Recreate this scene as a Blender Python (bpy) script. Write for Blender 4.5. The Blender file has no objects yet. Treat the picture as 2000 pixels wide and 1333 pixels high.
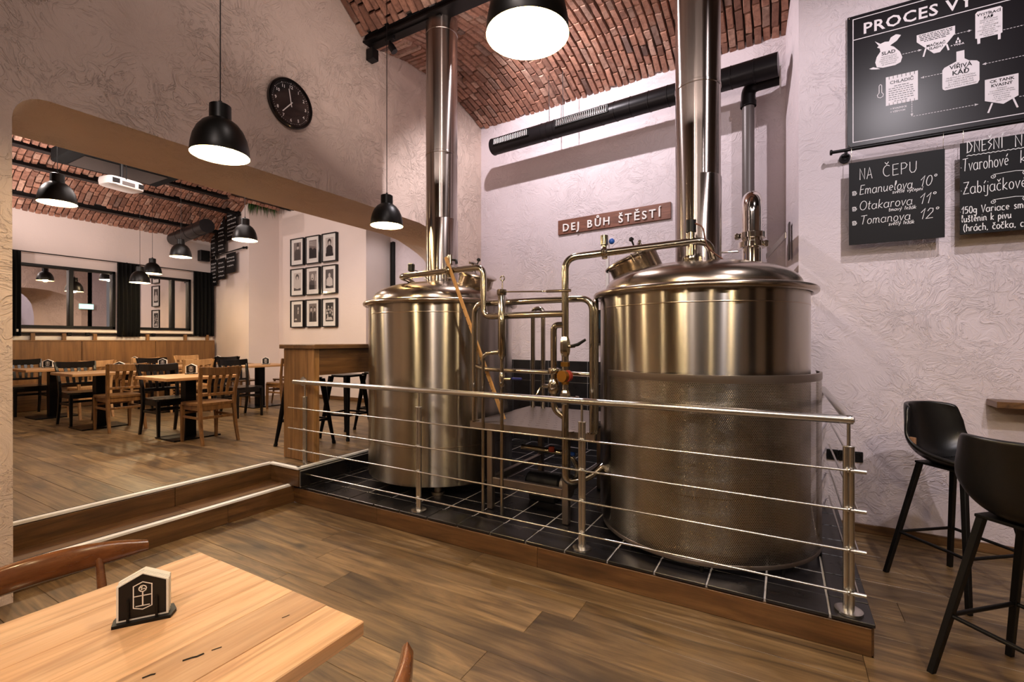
import bpy, math, random
from mathutils import Vector, Matrix
R = math.radians
PI = math.pi
rnd = random.Random(7)
scene = bpy.context.scene
col = scene.collection

# ------------------------------------------------------------------ camera, world, lights, exposure
cam_d = bpy.data.cameras.new('camera')
cam_d.sensor_width = 36.0
cam_d.lens = 36.0 * 918.0 / 2000.0
cam_d.clip_start = 0.05
cam = bpy.data.objects.new('camera', cam_d)
cam.location = (0, 0, 1.51)
cam.rotation_euler = (R(90), 0, R(30))
col.objects.link(cam)
scene.camera = cam

world = bpy.data.worlds.new('world')
scene.world = world
world.use_nodes = True
world.node_tree.nodes['Background'].inputs[0].default_value = (0.62, 0.56, 0.55, 1)
world.node_tree.nodes['Background'].inputs[1].default_value = 0.25

scene.view_settings.view_transform = 'Standard'
scene.view_settings.look = 'None'
scene.view_settings.exposure = 0.5
scene.view_settings.gamma = 1.0
scene.view_settings.use_curve_mapping = False
scene.cycles.max_bounces = 10
scene.cycles.diffuse_bounces = 6
scene.cycles.glossy_bounces = 4
scene.cycles.transmission_bounces = 4
scene.cycles.transparent_max_bounces = 8
scene.cycles.caustics_reflective = False
scene.cycles.caustics_refractive = False
scene.cycles.sample_clamp_indirect = 8.0


def look_rot(src, dst):
    return (Vector(dst) - Vector(src)).to_track_quat('-Z', 'Y').to_euler()


def spot(name, loc, target, power, color, angle=90, blend=0.6, radius=0.05):
    d = bpy.data.lights.new(name, 'SPOT')
    d.energy = power
    d.color = color
    d.spot_size = R(angle)
    d.spot_blend = blend
    d.shadow_soft_size = radius
    o = bpy.data.objects.new(name, d)
    o.location = loc
    o.rotation_euler = look_rot(loc, target)
    col.objects.link(o)
    return o


def area(name, loc, target, power, color, sx, sy):
    d = bpy.data.lights.new(name, 'AREA')
    d.energy = power
    d.color = color
    d.shape = 'RECTANGLE'
    d.size = sx
    d.size_y = sy
    o = bpy.data.objects.new(name, d)
    o.location = loc
    o.rotation_euler = look_rot(loc, target)
    col.objects.link(o)
    return o


COOL = (1.0, 0.91, 0.96)
PINK = (1.0, 0.84, 0.78)
WARM = (1.0, 0.77, 0.47)
# track heads on the steel beams of the hall
spot('track_light_alcove', (-2.35, 3.90, 4.68), (-1.9, 5.5, 2.6), 185, COOL, 155, 0.4, 0.02)
spot('track_light_boards', (1.05, 2.5, 4.05), (0.9, 4.6, 2.2), 100, COOL, 120, 0.6, 0.03)
spot('track_light_left_wall', (-1.3, 1.6, 4.7), (-3.85, 2.4, 3.2), 42, PINK, 110, 0.9, 0.10)
spot('track_light_tanks', (-1.0, -0.6, 4.6), (-1.6, 3.6, 0.8), 125, PINK, 62, 0.9, 0.12)
spot('track_light_table', (-0.3, -1.6, 4.5), (-1.4, 1.2, 0.4), 100, PINK, 100, 0.9, 0.12)
spot('track_light_right', (1.6, 0.7, 4.1), (0.9, 4.2, 0.7), 150, COOL, 70, 0.8, 0.03)
# track heads of the dining room, then area fills of both rooms
spot('dining_track_light', (-7.0, 2.6, 4.0), (-10.0, 5.6, 2.9), 75, PINK, 110, 0.8, 0.08)
spot('dining_track_light_floor', (-7.2, 1.8, 4.1), (-6.6, 3.2, 0.3), 90, PINK, 130, 0.9, 0.15)
spot('dining_track_light_windows', (-8.2, 3.2, 4.0), (-11.4, 3.2, 2.6), 26, PINK, 120, 0.9, 0.15)
spot('dining_track_light_pictures', (-6.6, 4.2, 3.9), (-8.4, 6.4, 2.6), 50, PINK, 110, 0.9, 0.10)
spot('dining_arch_fill', (-7.4, 1.0, 4.1), (-4.77, 3.2, 3.6), 170, PINK, 120, 0.9, 0.12)  # added fill: brightens the arch wall's back for the window reflection
spot('dining_pier_fill', (-5.3, 5.9, 3.9), (-6.88, 6.75, 2.4), 45, COOL, 60, 0.7, 0.06)  # added fill that whitens the pier face
spot('dining_vault_uplight', (-10.4, 1.6, 3.0), (-10.5, 3.6, 4.35), 130, PINK, 110, 0.9, 0.05)
area('hall_vault_fill', (-1.6, 2.9, 3.3), (-1.6, 3.6, 5.0), 26, PINK, 3.0, 0.3)  # added upward fill for the bricks, floating without a fixture
area('dining_vault_wash', (-8.6, 2.2, 3.2), (-9.3, 3.8, 4.5), 30, PINK, 0.4, 2.0)
area('hall_ceiling_fill', (0.6, -1.5, 4.7), (0.2, 0.5, 0.0), 50, PINK, 3.0, 1.2)  # added overall fill for the hall, no lamp modelled
area('dining_ceiling_fill', (-6.4, 3.4, 4.1), (-6.6, 3.5, 0.0), 45.0, PINK, 1.2, 3.0)  # added overall fill for the dining room, no lamp modelled

# ------------------------------------------------------------------ materials
def s2l(c):
    return tuple((x / 12.92 if x <= 0.04045 else ((x + 0.055) / 1.055) ** 2.4) for x in (v / 255.0 for v in c))


class NT:
    def __init__(self, name):
        self.m = bpy.data.materials.new(name)
        self.m.use_nodes = True
        self.t = self.m.node_tree
        self.b = self.t.nodes['Principled BSDF']

    def n(self, typ, **kw):
        nd = self.t.nodes.new(typ)
        for k, v in kw.items():
            setattr(nd, k, v)
        return nd

    def l(self, a, b):
        self.t.links.new(a, b)

    def ramp(self, fac, stops):
        r = self.n('ShaderNodeValToRGB')
        while len(r.color_ramp.elements) > 1:
            r.color_ramp.elements.remove(r.color_ramp.elements[-1])
        for i, (p, c) in enumerate(stops):
            e = r.color_ramp.elements[0] if i == 0 else r.color_ramp.elements.new(p)
            e.position = p
            e.color = (c[0], c[1], c[2], 1)
        self.l(fac, r.inputs[0])
        return r.outputs[0]

    def mix(self, a, b, fac, mode='MIX'):
        x = self.n('ShaderNodeMix', data_type='RGBA', blend_type=mode)
        for s, v in ((x.inputs[0], fac), (x.inputs[6], a), (x.inputs[7], b)):
            if hasattr(v, 'is_linked'):
                self.l(v, s)
            elif isinstance(v, (int, float)):
                s.default_value = v
            else:
                s.default_value = (v[0], v[1], v[2], 1)
        return x.outputs[2]

    def math(self, op, a, b=None):
        x = self.n('ShaderNodeMath', operation=op)
        for s, v in ((x.inputs[0], a), (x.inputs[1], b)):
            if v is None:
                continue
            if hasattr(v, 'is_linked'):
                self.l(v, s)
            else:
                s.default_value = v
        return x.outputs[0]

    def noise(self, vec, scale, detail=4, rough=0.55, dist=0.0, typ=None):
        x = self.n('ShaderNodeTexNoise')
        if typ:
            x.noise_type = typ
        x.inputs['Scale'].default_value = scale
        x.inputs['Detail'].default_value = detail
        x.inputs['Roughness'].default_value = rough
        x.inputs['Distortion'].default_value = dist
        self.l(vec, x.inputs['Vector'])
        return x.outputs[0]

    def mapping(self, vec, scale=(1, 1, 1), loc=None):
        x = self.n('ShaderNodeMapping')
        x.inputs['Scale'].default_value = scale
        if loc is not None:
            self.l(loc, x.inputs['Location'])
        self.l(vec, x.inputs['Vector'])
        return x.outputs[0]

    def obj(self):
        return self.n('ShaderNodeTexCoord').outputs['Object']

    def pos(self):
        return self.n('ShaderNodeNewGeometry').outputs['Position']

    def bump(self, h, strength, dist=0.01):
        x = self.n('ShaderNodeBump')
        x.inputs['Strength'].default_value = strength
        x.inputs['Distance'].default_value = dist
        self.l(h, x.inputs['Height'])
        self.l(x.outputs[0], self.b.inputs['Normal'])

    def set(self, **kw):
        for k, v in kw.items():
            s = self.b.inputs[k.replace('_', ' ')]
            if hasattr(v, 'is_linked'):
                self.l(v, s)
            elif isinstance(v, (tuple, list)):
                s.default_value = (v[0], v[1], v[2], 1)
            else:
                s.default_value = v


M = {}


def simple(name, c, rough=0.5, metal=0.0, emit=None, es=0.0, coat=0.0):
    t = NT(name)
    v = t.noise(t.obj(), 9.0, 3)
    cc = s2l(c)
    t.set(Base_Color=t.mix(tuple(x * 0.9 for x in cc), tuple(min(1, x * 1.08) for x in cc), v), Roughness=rough, Metallic=metal)
    if coat:
        t.set(Coat_Weight=coat, Coat_Roughness=0.1)
    if max(c) < 40:
        t.set(Specular_IOR_Level=0.25)
    if emit:
        t.set(Emission_Color=s2l(emit), Emission_Strength=es)
    M[name] = t.m
    return t


def plaster(name, c, strength, scale=1.0):
    t = NT(name)
    p = t.pos()
    # trowelled skip plaster: short curved ridges where one sweep overlaps the next
    w1 = t.n('ShaderNodeTexNoise')
    w1.inputs['Scale'].default_value = 1.7 * scale
    w1.inputs['Detail'].default_value = 2
    t.l(p, w1.inputs['Vector'])
    add = t.n('ShaderNodeVectorMath', operation='MULTIPLY_ADD')
    t.l(w1.outputs['Color'], add.inputs[0])
    add.inputs[1].default_value = (0.75, 0.75, 0.75)
    t.l(p, add.inputs[2])
    ridge = t.noise(add.outputs[0], 7.5 * scale, 4, 0.6, 1.5)
    step = t.ramp(ridge, [(0.34, (0, 0, 0)), (0.50, (.35, .35, .35)), (0.53, (1, 1, 1)), (0.68, (.55, .55, .55))])
    fine = t.noise(add.outputs[0], 34 * scale, 4, 0.6, 1.5)
    mask = t.noise(p, 1.6, 2)
    blot = t.noise(p, 0.9, 3, 0.5, 0.4)
    cc = s2l(c)
    a = t.mix(tuple(x * 0.86 for x in cc), cc, t.math('MULTIPLY', blot, 1.5))
    t.set(Base_Color=a, Roughness=0.75)
    m_ = t.ramp(mask, [(0.38, (0.15, 0.15, 0.15)), (0.6, (1, 1, 1))])
    h = t.math('ADD', t.math('MULTIPLY', step, m_), t.math('MULTIPLY', fine, 0.35))
    t.bump(h, strength, 0.012)
    M[name] = t.m


plaster('plaster', (212, 190, 176), 0.9, 1.2)  # one wall paint: warm and cool light tinted into these plaster colours
plaster('plaster_rough', (216, 203, 206), 0.62, 1.3)
plaster('plaster_smooth', (218, 203, 196), 0.12)


def wood(name, dark, mid, light, rough=0.45, scale=1.0, knots=0.5, axis=0, coat=0.0, bump=0.12):
    t = NT(name)
    rv = t.n('ShaderNodeObjectInfo').outputs['Random']
    off = t.n('ShaderNodeCombineXYZ')
    t.l(t.math('MULTIPLY', rv, 37.0), off.inputs[0])
    t.l(t.math('MULTIPLY', rv, 91.0), off.inputs[1])
    t.l(t.math('MULTIPLY', rv, 53.0), off.inputs[2])
    sc = [9.0 * scale] * 3
    sc[axis] = 0.9 * scale
    v = t.mapping(t.obj(), tuple(sc), off.outputs[0])
    g1 = t.noise(v, 1.0, 6, 0.62, 1.6)
    sc2 = [60.0 * scale] * 3
    sc2[axis] = 2.0 * scale
    g2 = t.noise(t.mapping(t.obj(), tuple(sc2), off.outputs[0]), 1.0, 4, 0.6, 0.3)
    sc3 = [2.6 * scale] * 3
    sc3[axis] = 1.1 * scale
    b = t.noise(t.mapping(t.obj(), tuple(sc3), off.outputs[0]), 1.0, 3, 0.5, 0.8)
    D, Mi, L = s2l(dark), s2l(mid), s2l(light)
    c = t.ramp(g1, [(0.25, D), (0.48, Mi), (0.72, L)])
    c = t.mix(c, tuple(x * 0.45 for x in D), t.math('MULTIPLY', t.ramp(g2, [(0.45, (0, 0, 0)), (0.7, (1, 1, 1))]), 0.35))
    c = t.mix(c, D, t.math('MULTIPLY', t.ramp(b, [(0.5, (0, 0, 0)), (0.72, (1, 1, 1))]), knots))
    # knots: sparse dark rings
    sk = [3.2 * scale] * 3
    sk[axis] = 1.5 * scale
    vo = t.n('ShaderNodeTexVoronoi')
    vo.inputs['Scale'].default_value = 1.0
    t.l(t.mapping(t.obj(), tuple(sk), off.outputs[0]), vo.inputs['Vector'])
    kn = t.ramp(vo.outputs['Distance'], [(0.0, (1, 1, 1)), (0.05, (0.8, 0.8, 0.8)), (0.13, (0, 0, 0))])
    c = t.mix(c, tuple(x * 0.35 for x in D), t.math('MULTIPLY', kn, knots))
    tint = t.math('ADD', t.math('MULTIPLY', rv, 0.42), 0.79)
    c = t.mix(c, tint, 1.0, 'MULTIPLY')
    t.set(Base_Color=c, Roughness=t.math('ADD', t.math('MULTIPLY', g2, 0.2), rough - 0.1))
    if coat:
        t.set(Coat_Weight=coat, Coat_Roughness=0.12)
    t.bump(t.math('ADD', g2, t.math('MULTIPLY', g1, 0.6)), bump, 0.004)
    M[name] = t.m


wood('floor_oak', (48, 36, 25), (114, 90, 60), (152, 124, 86), 0.40, 1.0, 0.85, 0)
wood('riser_oak', (54, 36, 20), (92, 63, 35), (116, 84, 50), 0.45, 1.2, 0.6, 0)
wood('riser_oak_y', (54, 36, 20), (92, 63, 35), (116, 84, 50), 0.45, 1.2, 0.6, 1)
wood('table_oak', (158, 112, 76), (208, 164, 124), (224, 186, 150), 0.5, 0.9, 0.30, 1)
wood('dining_oak', (140, 98, 60), (184, 138, 92), (204, 160, 112), 0.4, 1.0, 0.2, 1, 0.15)
wood('chair_brown', (78, 52, 29), (122, 85, 49), (146, 106, 64), 0.35, 1.6, 0.1, 2, 0.25, 0.05)
wood('chair_light', (160, 116, 72), (196, 150, 100), (212, 168, 118), 0.4, 1.6, 0.1, 2, 0.15, 0.05)
wood('chair_gloss', (84, 48, 26), (124, 76, 44), (148, 96, 58), 0.25, 1.2, 0.15, 1, 0.6, 0.03)
wood('bar_oak', (84, 59, 36), (132, 96, 59), (156, 118, 76), 0.4, 1.0, 0.4, 2, 0.1)
wood('bar_oak_y', (60, 41, 26), (102, 72, 44), (126, 92, 58), 0.4, 1.0, 0.4, 1, 0.1)
wood('bench_panel', (92, 62, 34), (124, 87, 50), (140, 102, 60), 0.45, 0.7, 0.1, 2)
wood('walnut', (76, 44, 32), (112, 70, 54), (132, 86, 68), 0.5, 1.3, 0.3, 0)
wood('paddle_wood', (160, 112, 62), (196, 150, 94), (210, 166, 110), 0.5, 2.0, 0.1, 2)

simple('black_metal', (11, 10, 10), 0.45, 0.0)
simple('black_steel', (16, 15, 16), 0.35, 0.6)
simple('beam_steel', (28, 25, 25), 0.4, 0.5)
simple('black_lacquer', (9, 8, 9), 0.28, 0.0, coat=0.3)
simple('black_cloth', (4, 4, 4), 0.95)
simple('black_plastic', (18, 17, 18), 0.4)
simple('duct_paint', (24, 21, 22), 0.35, 0.3)
simple('white_paint', (236, 232, 228), 0.5)
simple('white_plastic', (214, 208, 204), 0.4)
simple('coaster_card', (232, 228, 222), 0.8)
simple('print_black', (24, 21, 22), 0.45)
simple('chalk', (230, 228, 226), 0.9)
simple('lamp_shell', (14, 12, 10), 0.38, 0.0)
simple('lamp_inner', (250, 238, 205), 0.6)
simple('grout', (190, 184, 180), 0.8)
simple('mortar', (70, 58, 50), 0.95)
simple('nosing_alu', (242, 240, 238), 0.35, 0.1)
simple('nosing_rubber', (30, 28, 28), 0.7)
simple('navy_plastic', (18, 26, 84), 0.4)
simple('brass', (178, 132, 62), 0.3, 1.0)
simple('red_plastic', (150, 50, 36), 0.4)
simple('blue_plastic', (28, 84, 186), 0.35)
simple('sill_white', (222, 212, 198), 0.5)
simple('gap_dark', (30, 22, 16), 0.9)
simple('conduit_grey', (86, 78, 76), 0.4, 0.2)
simple('screen_face', (20, 24, 28), 0.2, emit=(50, 80, 84), es=0.12)
simple('exit_green', (120, 190, 160), 0.4, emit=(150, 255, 225), es=3.0)
simple('skin_grey', (176, 166, 160), 0.6)
simple('photo_dark', (46, 40, 40), 0.5)
simple('photo_mid', (122, 112, 108), 0.5)
simple('photo_light', (196, 188, 182), 0.5)
simple('leather_tag', (150, 112, 84), 0.6)
simple('poster_black', (24, 20, 23), 0.34)
simple('poster_white', (226, 218, 220), 0.5)
simple('chalkboard', (8, 7, 8), 0.6)
simple('fern_green', (44, 74, 26), 0.7)
simple('rubber_black', (14, 14, 14), 0.8)


def leather():
    t = NT('leather')
    h = t.noise(t.obj(), 160, 3)
    t.set(Base_Color=s2l((11, 10, 10)), Roughness=0.36)
    t.bump(h, 0.12, 0.002)
    M['leather'] = t.m


leather()


def tile():
    t = NT('slate_tile')
    rv = t.n('ShaderNodeObjectInfo').outputs['Random']
    n = t.noise(t.pos(), 5, 5)
    c = t.mix(s2l((11, 11, 12)), s2l((30, 28, 30)), n)
    c = t.mix(c, t.math('ADD', t.math('MULTIPLY', rv, 0.5), 0.75), 1.0, 'MULTIPLY')
    t.set(Base_Color=c, Roughness=t.math('ADD', t.math('MULTIPLY', n, 0.3), 0.16))
    t.bump(n, 0.08, 0.004)
    M['slate_tile'] = t.m


tile()


def steel(name, c, rough, aniso, streak=0.0):
    t = NT(name)
    p = t.obj()
    n = t.noise(t.mapping(p, (3, 3, 240)), 1.0, 3)
    t.set(Base_Color=s2l(c), Metallic=1.0, Roughness=t.math('ADD', t.math('MULTIPLY', n, streak), rough))
    if aniso:
        tg = t.n('ShaderNodeTangent', direction_type='RADIAL', axis='Z')
        t.set(Anisotropic=aniso, Anisotropic_Rotation=0.25)
        t.l(tg.outputs[0], t.b.inputs['Tangent'])
    M[name] = t.m


steel('steel_brushed', (168, 161, 150), 0.26, 1.0, 0.0)
steel('steel_dome', (168, 154, 138), 0.2, 0.0, 0.04)
steel('steel_pipe', (170, 162, 148), 0.16, 0.0)
steel('steel_rail', (200, 197, 192), 0.26, 0.0)
steel('steel_flue', (164, 153, 146), 0.24, 0.95, 0.0)
steel('steel_plate', (146, 136, 128), 0.40, 0.0)
steel('chrome', (220, 214, 206), 0.08, 0.0)


def perforated():
    t = NT('perforated_steel')
    uv = t.n('ShaderNodeUVMap').outputs[0]
    sep = t.n('ShaderNodeSeparateXYZ')
    t.l(uv, sep.inputs[0])
    pitch = 0.0105
    v = t.math('DIVIDE', sep.outputs[1], pitch * 0.866)
    row = t.math('FLOOR', v)
    odd = t.math('MULTIPLY', t.math('MODULO', row, 2.0), 0.5)
    u = t.math('FRACT', t.math('ADD', t.math('DIVIDE', sep.outputs[0], pitch), odd))
    fv = t.math('FRACT', v)
    du = t.math('SUBTRACT', u, 0.5)
    dv = t.math('MULTIPLY', t.math('SUBTRACT', fv, 0.5), 0.866)
    d = t.math('SQRT', t.math('ADD', t.math('MULTIPLY', du, du), t.math('MULTIPLY', dv, dv)))
    hole = t.math('LESS_THAN', d, 0.34)
    t.set(Base_Color=s2l((188, 180, 168)), Metallic=1.0, Roughness=0.3)
    tr = t.n('ShaderNodeBsdfTransparent')
    mx = t.n('ShaderNodeMixShader')
    t.l(hole, mx.inputs[0])
    t.l(t.b.outputs[0], mx.inputs[1])
    t.l(tr.outputs[0], mx.inputs[2])
    t.l(mx.outputs[0], t.t.nodes['Material Output'].inputs['Surface'])
    M['perforated_steel'] = t.m


perforated()


def brick_mat():
    t = NT('brick_clay')
    rv = t.n('ShaderNodeObjectInfo').outputs['Random']
    at = t.n('ShaderNodeAttribute', attribute_name='tint')
    r = t.math('FRACT', t.math('ADD', rv, at.outputs['Fac']))
    p = t.pos()
    n = t.noise(p, 22, 5, 0.65)
    n2 = t.noise(p, 6, 3)
    c = t.ramp(r, [(0.0, s2l((112, 78, 64))), (0.25, s2l((152, 106, 86))), (0.5, s2l((172, 124, 102))),
                   (0.75, s2l((136, 96, 80))), (0.92, s2l((190, 152, 132))), (1.0, s2l((92, 72, 66)))])
    c = t.mix(c, s2l((92, 62, 50)), t.ramp(n, [(0.42, (0, 0, 0)), (0.75, (0.8, 0.8, 0.8))]))
    c = t.mix(c, s2l((186, 156, 138)), t.math('MULTIPLY', t.ramp(n2, [(0.56, (0, 0, 0)), (0.75, (1, 1, 1))]), 0.45))
    t.set(Base_Color=c, Roughness=0.88)
    t.bump(n, 0.5, 0.012)
    M['brick_clay'] = t.m


brick_mat()


def glass_mirror():
    t = NT('dark_glass')
    gl = t.n('ShaderNodeBsdfGlossy')
    gl.inputs['Color'].default_value = (0.80, 0.76, 0.76, 1)
    gl.inputs['Roughness'].default_value = 0.01
    t.set(Base_Color=s2l((18, 16, 18)), Roughness=0.05)
    mx = t.n('ShaderNodeMixShader')
    mx.inputs[0].default_value = 0.85
    t.l(t.b.outputs[0], mx.inputs[1])
    t.l(gl.outputs[0], mx.inputs[2])
    t.l(mx.outputs[0], t.t.nodes['Material Output'].inputs['Surface'])
    M['dark_glass'] = t.m
    t = NT('clear_glass')
    tr = t.n('ShaderNodeBsdfTransparent')
    gl = t.n('ShaderNodeBsdfGlossy')
    gl.inputs['Roughness'].default_value = 0.02
    mx = t.n('ShaderNodeMixShader')
    mx.inputs[0].default_value = 0.06
    t.l(tr.outputs[0], mx.inputs[1])
    t.l(gl.outputs[0], mx.inputs[2])
    t.l(mx.outputs[0], t.t.nodes['Material Output'].inputs['Surface'])
    M['clear_glass'] = t.m


glass_mirror()

# ------------------------------------------------------------------ mesh helpers
def frame_m(o, x, y, z):
    m = Matrix.Identity(4)
    for i, a in enumerate((x, y, z)):
        a = Vector(a)
        m[0][i], m[1][i], m[2][i] = a.x, a.y, a.z
    m[0][3], m[1][3], m[2][3] = o
    return m


class MB:
    def __init__(self):
        self.v = []
        self.f = []
        self.uv = None

    def add(self, vs, fs, mat=None):
        b = len(self.v)
        for p in vs:
            p = Vector(p)
            if mat is not None:
                p = mat @ p
            self.v.append((p.x, p.y, p.z))
        for f in fs:
            self.f.append(tuple(b + i for i in f))
        return self

    def box(self, c, s, rz=0.0, ch=0.0, mat=None):
        hx, hy, hz = s[0] / 2, s[1] / 2, s[2] / 2
        m = Matrix.Translation(Vector(c)) @ Matrix.Rotation(rz, 4, 'Z')
        if mat is not None:
            m = mat @ m
        if ch <= 0:
            vs = [(sx * hx, sy * hy, sz * hz) for sz in (-1, 1) for sy in (-1, 1) for sx in (-1, 1)]
            fs = [(0, 2, 3, 1), (4, 5, 7, 6), (0, 1, 5, 4), (2, 6, 7, 3), (0, 4, 6, 2), (1, 3, 7, 5)]
            return self.add(vs, fs, m)
        ch = min(ch, hx * 0.9, hy * 0.9, hz * 0.9)
        vs, idx = [], {}
        for sx in (-1, 1):
            for sy in (-1, 1):
                for sz in (-1, 1):
                    for a in range(3):
                        h = [hx, hy, hz]
                        p = [h[k] - (0 if k == a else ch) for k in range(3)]
                        idx[(sx, sy, sz, a)] = len(vs)
                        vs.append((sx * p[0], sy * p[1], sz * p[2]))
        fs = []
        S = (-1, 1)
        for s_ in S:
            q = [(s_, -1, -1), (s_, 1, -1), (s_, 1, 1), (s_, -1, 1)]
            f = [idx[k + (0,)] for k in q]
            fs.append(f if s_ > 0 else f[::-1])
            q = [(-1, s_, -1), (-1, s_, 1), (1, s_, 1), (1, s_, -1)]
            f = [idx[k + (1,)] for k in q]
            fs.append(f if s_ > 0 else f[::-1])
            q = [(-1, -1, s_), (1, -1, s_), (1, 1, s_), (-1, 1, s_)]
            f = [idx[k + (2,)] for k in q]
            fs.append(f if s_ > 0 else f[::-1])
        for a, b_, c_ in ((0, 1, 2), (1, 2, 0), (2, 0, 1)):
            for sa in S:
                for sb in S:
                    def key(sc, ax):
                        k = [0, 0, 0]
                        k[a], k[b_], k[c_] = sa, sb, sc
                        return idx[(k[0], k[1], k[2], ax)]
                    f = [key(-1, a), key(-1, b_), key(1, b_), key(1, a)]
                    fs.append(f if sa * sb > 0 else f[::-1])
        for sx in S:
            for sy in S:
                for sz in S:
                    f = [idx[(sx, sy, sz, 0)], idx[(sx, sy, sz, 1)], idx[(sx, sy, sz, 2)]]
                    fs.append(f if sx * sy * sz > 0 else f[::-1])
        return self.add(vs, fs, m)

    def tube(self, pts, r, n=10, cap=True, closed=False):
        pts = [Vector(p) for p in pts]
        k = len(pts)
        rs = r if isinstance(r, (list, tuple)) else [r] * k
        tang = []
        for i in range(k):
            if closed:
                t = pts[(i + 1) % k] - pts[i - 1]
            else:
                t = pts[min(i + 1, k - 1)] - pts[max(i - 1, 0)]
            tang.append(t.normalized())
        up = Vector((0, 0, 1)) if abs(tang[0].z) < 0.9 else Vector((1, 0, 0))
        u = tang[0].cross(up).normalized()
        b = len(self.v)
        for i in range(k):
            t = tang[i]
            u = (u - t * u.dot(t)).normalized()
            w = t.cross(u)
            for j in range(n):
                a = 2 * PI * j / n
                p = pts[i] + (u * math.cos(a) + w * math.sin(a)) * rs[i]
                self.v.append((p.x, p.y, p.z))
        m = k if closed else k - 1
        for i in range(m):
            for j in range(n):
                i2 = (i + 1) % k
                self.f.append((b + i * n + j, b + i * n + (j + 1) % n, b + i2 * n + (j + 1) % n, b + i2 * n + j))
        if cap and not closed:
            self.f.append(tuple(b + j for j in range(n))[::-1])
            self.f.append(tuple(b + (k - 1) * n + j for j in range(n)))
        return self

    def cyl(self, p0, p1, r, n=14, r2=None):
        return self.tube([p0, p1], [r, r if r2 is None else r2], n)

    def lathe(self, prof, n=32, mat=None, a0=0.0, a1=2 * PI):
        full = abs(a1 - a0 - 2 * PI) < 1e-6
        cnt = n if full else n + 1
        vs, fs = [], []
        for (r, z) in prof:
            for j in range(cnt):
                a = a0 + (a1 - a0) * j / n
                vs.append((r * math.cos(a), r * math.sin(a), z))
        for i in range(len(prof) - 1):
            for j in range(n):
                j2 = (j + 1) % cnt
                fs.append((i * cnt + j, i * cnt + j2, (i + 1) * cnt + j2, (i + 1) * cnt + j))
        return self.add(vs, fs, mat)

    def disc(self, r, z, n=32, mat=None, flip=False):
        vs = [(r * math.cos(2 * PI * j / n), r * math.sin(2 * PI * j / n), z) for j in range(n)]
        f = list(range(n))
        return self.add(vs, [f[::-1] if flip else f], mat)

    def prism(self, poly, h0, h1, mat=None):
        n = len(poly)
        ar = sum(poly[i][0] * poly[(i + 1) % n][1] - poly[(i + 1) % n][0] * poly[i][1] for i in range(n))
        if ar < 0:
            poly = poly[::-1]
        vs = [(p[0], p[1], h0) for p in poly] + [(p[0], p[1], h1) for p in poly]
        fs = [tuple(range(n))[::-1], tuple(range(n, 2 * n))]
        for i in range(n):
            j = (i + 1) % n
            fs.append((i, j, n + j, n + i))
        return self.add(vs, fs, mat)

    def loft(self, rings, cap=True):
        n = len(rings[0])
        b = len(self.v)
        for rg in rings:
            for p in rg:
                self.v.append(tuple(p))
        for i in range(len(rings) - 1):
            for j in range(n):
                self.f.append((b + i * n + j, b + i * n + (j + 1) % n, b + (i + 1) * n + (j + 1) % n, b + (i + 1) * n + j))
        if cap:
            self.f.append(tuple(b + j for j in range(n))[::-1])
            e = b + (len(rings) - 1) * n
            self.f.append(tuple(e + j for j in range(n)))
        return self

    def rect_loft(self, secs, ax1, ax2, ch=0.25):
        """secs: (center, w1, w2): rectangles with clipped corners, spanned by ax1, ax2"""
        a1, a2 = Vector(ax1), Vector(ax2)
        rings = []
        for c, w1, w2 in secs:
            c = Vector(c)
            k = min(w1, w2) * ch * 0.5
            h1, h2 = w1 / 2, w2 / 2
            pts = [(-h1 + k, -h2), (h1 - k, -h2), (h1, -h2 + k), (h1, h2 - k), (h1 - k, h2), (-h1 + k, h2), (-h1, h2 - k), (-h1, -h2 + k)]
            rings.append([c + a1 * p[0] + a2 * p[1] for p in pts])
        return self.loft(rings)

    def ribbon(self, pts, w, mat, z=0.0, closed=False):
        """flat mitred stroke in the local XY plane of mat"""
        P = [Vector((p[0], p[1])) for p in pts]
        if closed:
            P.append(P[0])
        k = len(P)
        if k < 2:
            return self
        L, Rr = [], []
        for i in range(k):
            if closed and i in (0, k - 1):
                d0, d1 = P[0] - P[k - 2], P[1] - P[0]
            else:
                d0 = P[i] - P[i - 1] if i > 0 else P[1] - P[0]
                d1 = P[i + 1] - P[i] if i < k - 1 else P[k - 1] - P[k - 2]
            if d0.length < 1e-9:
                d0 = d1
            if d1.length < 1e-9:
                d1 = d0
            d0, d1 = d0.normalized(), d1.normalized()
            n0 = Vector((-d0.y, d0.x))
            n1 = Vector((-d1.y, d1.x))
            m = n0 + n1
            if m.length < 1e-6:
                m = n0
            m.normalize()
            s = (w / 2) / max(0.45, m.dot(n0))
            L.append(P[i] + m * s)
            Rr.append(P[i] - m * s)
        vs = [(p.x, p.y, z) for p in L] + [(p.x, p.y, z) for p in Rr]
        fs = [(i, k + i, k + i + 1, i + 1) for i in range(k - 1)]
        return self.add(vs, fs, mat)

    def mesh(self, name, org=(0, 0, 0), smooth=None, uv=None):
        me = bpy.data.meshes.new(name)
        me.from_pydata([(a - org[0], b - org[1], c - org[2]) for a, b, c in self.v], [], self.f)
        if smooth:
            me.polygons.foreach_set('use_smooth', [True] * len(me.polygons))
            me.set_sharp_from_angle(angle=R(smooth))
        if uv:
            lay = me.uv_layers.new(name='UVMap')
            for lp in me.loops:
                lay.data[lp.index].uv = uv[lp.vertex_index]
        me.update()
        return me

    def build(self, name, mat, parent=None, org=None, smooth=None, **kw):
        """one mesh object; with a parent the verts are given in world space and org is the thing's base"""
        if parent is not None and org is None:
            org = parent.get('_org', (0, 0, 0))
        o_ = org if org is not None else (0, 0, 0)
        me = self.mesh(name, o_, smooth)
        return link(name, me, mat, parent, o_, **kw)


ORG = {}


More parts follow.
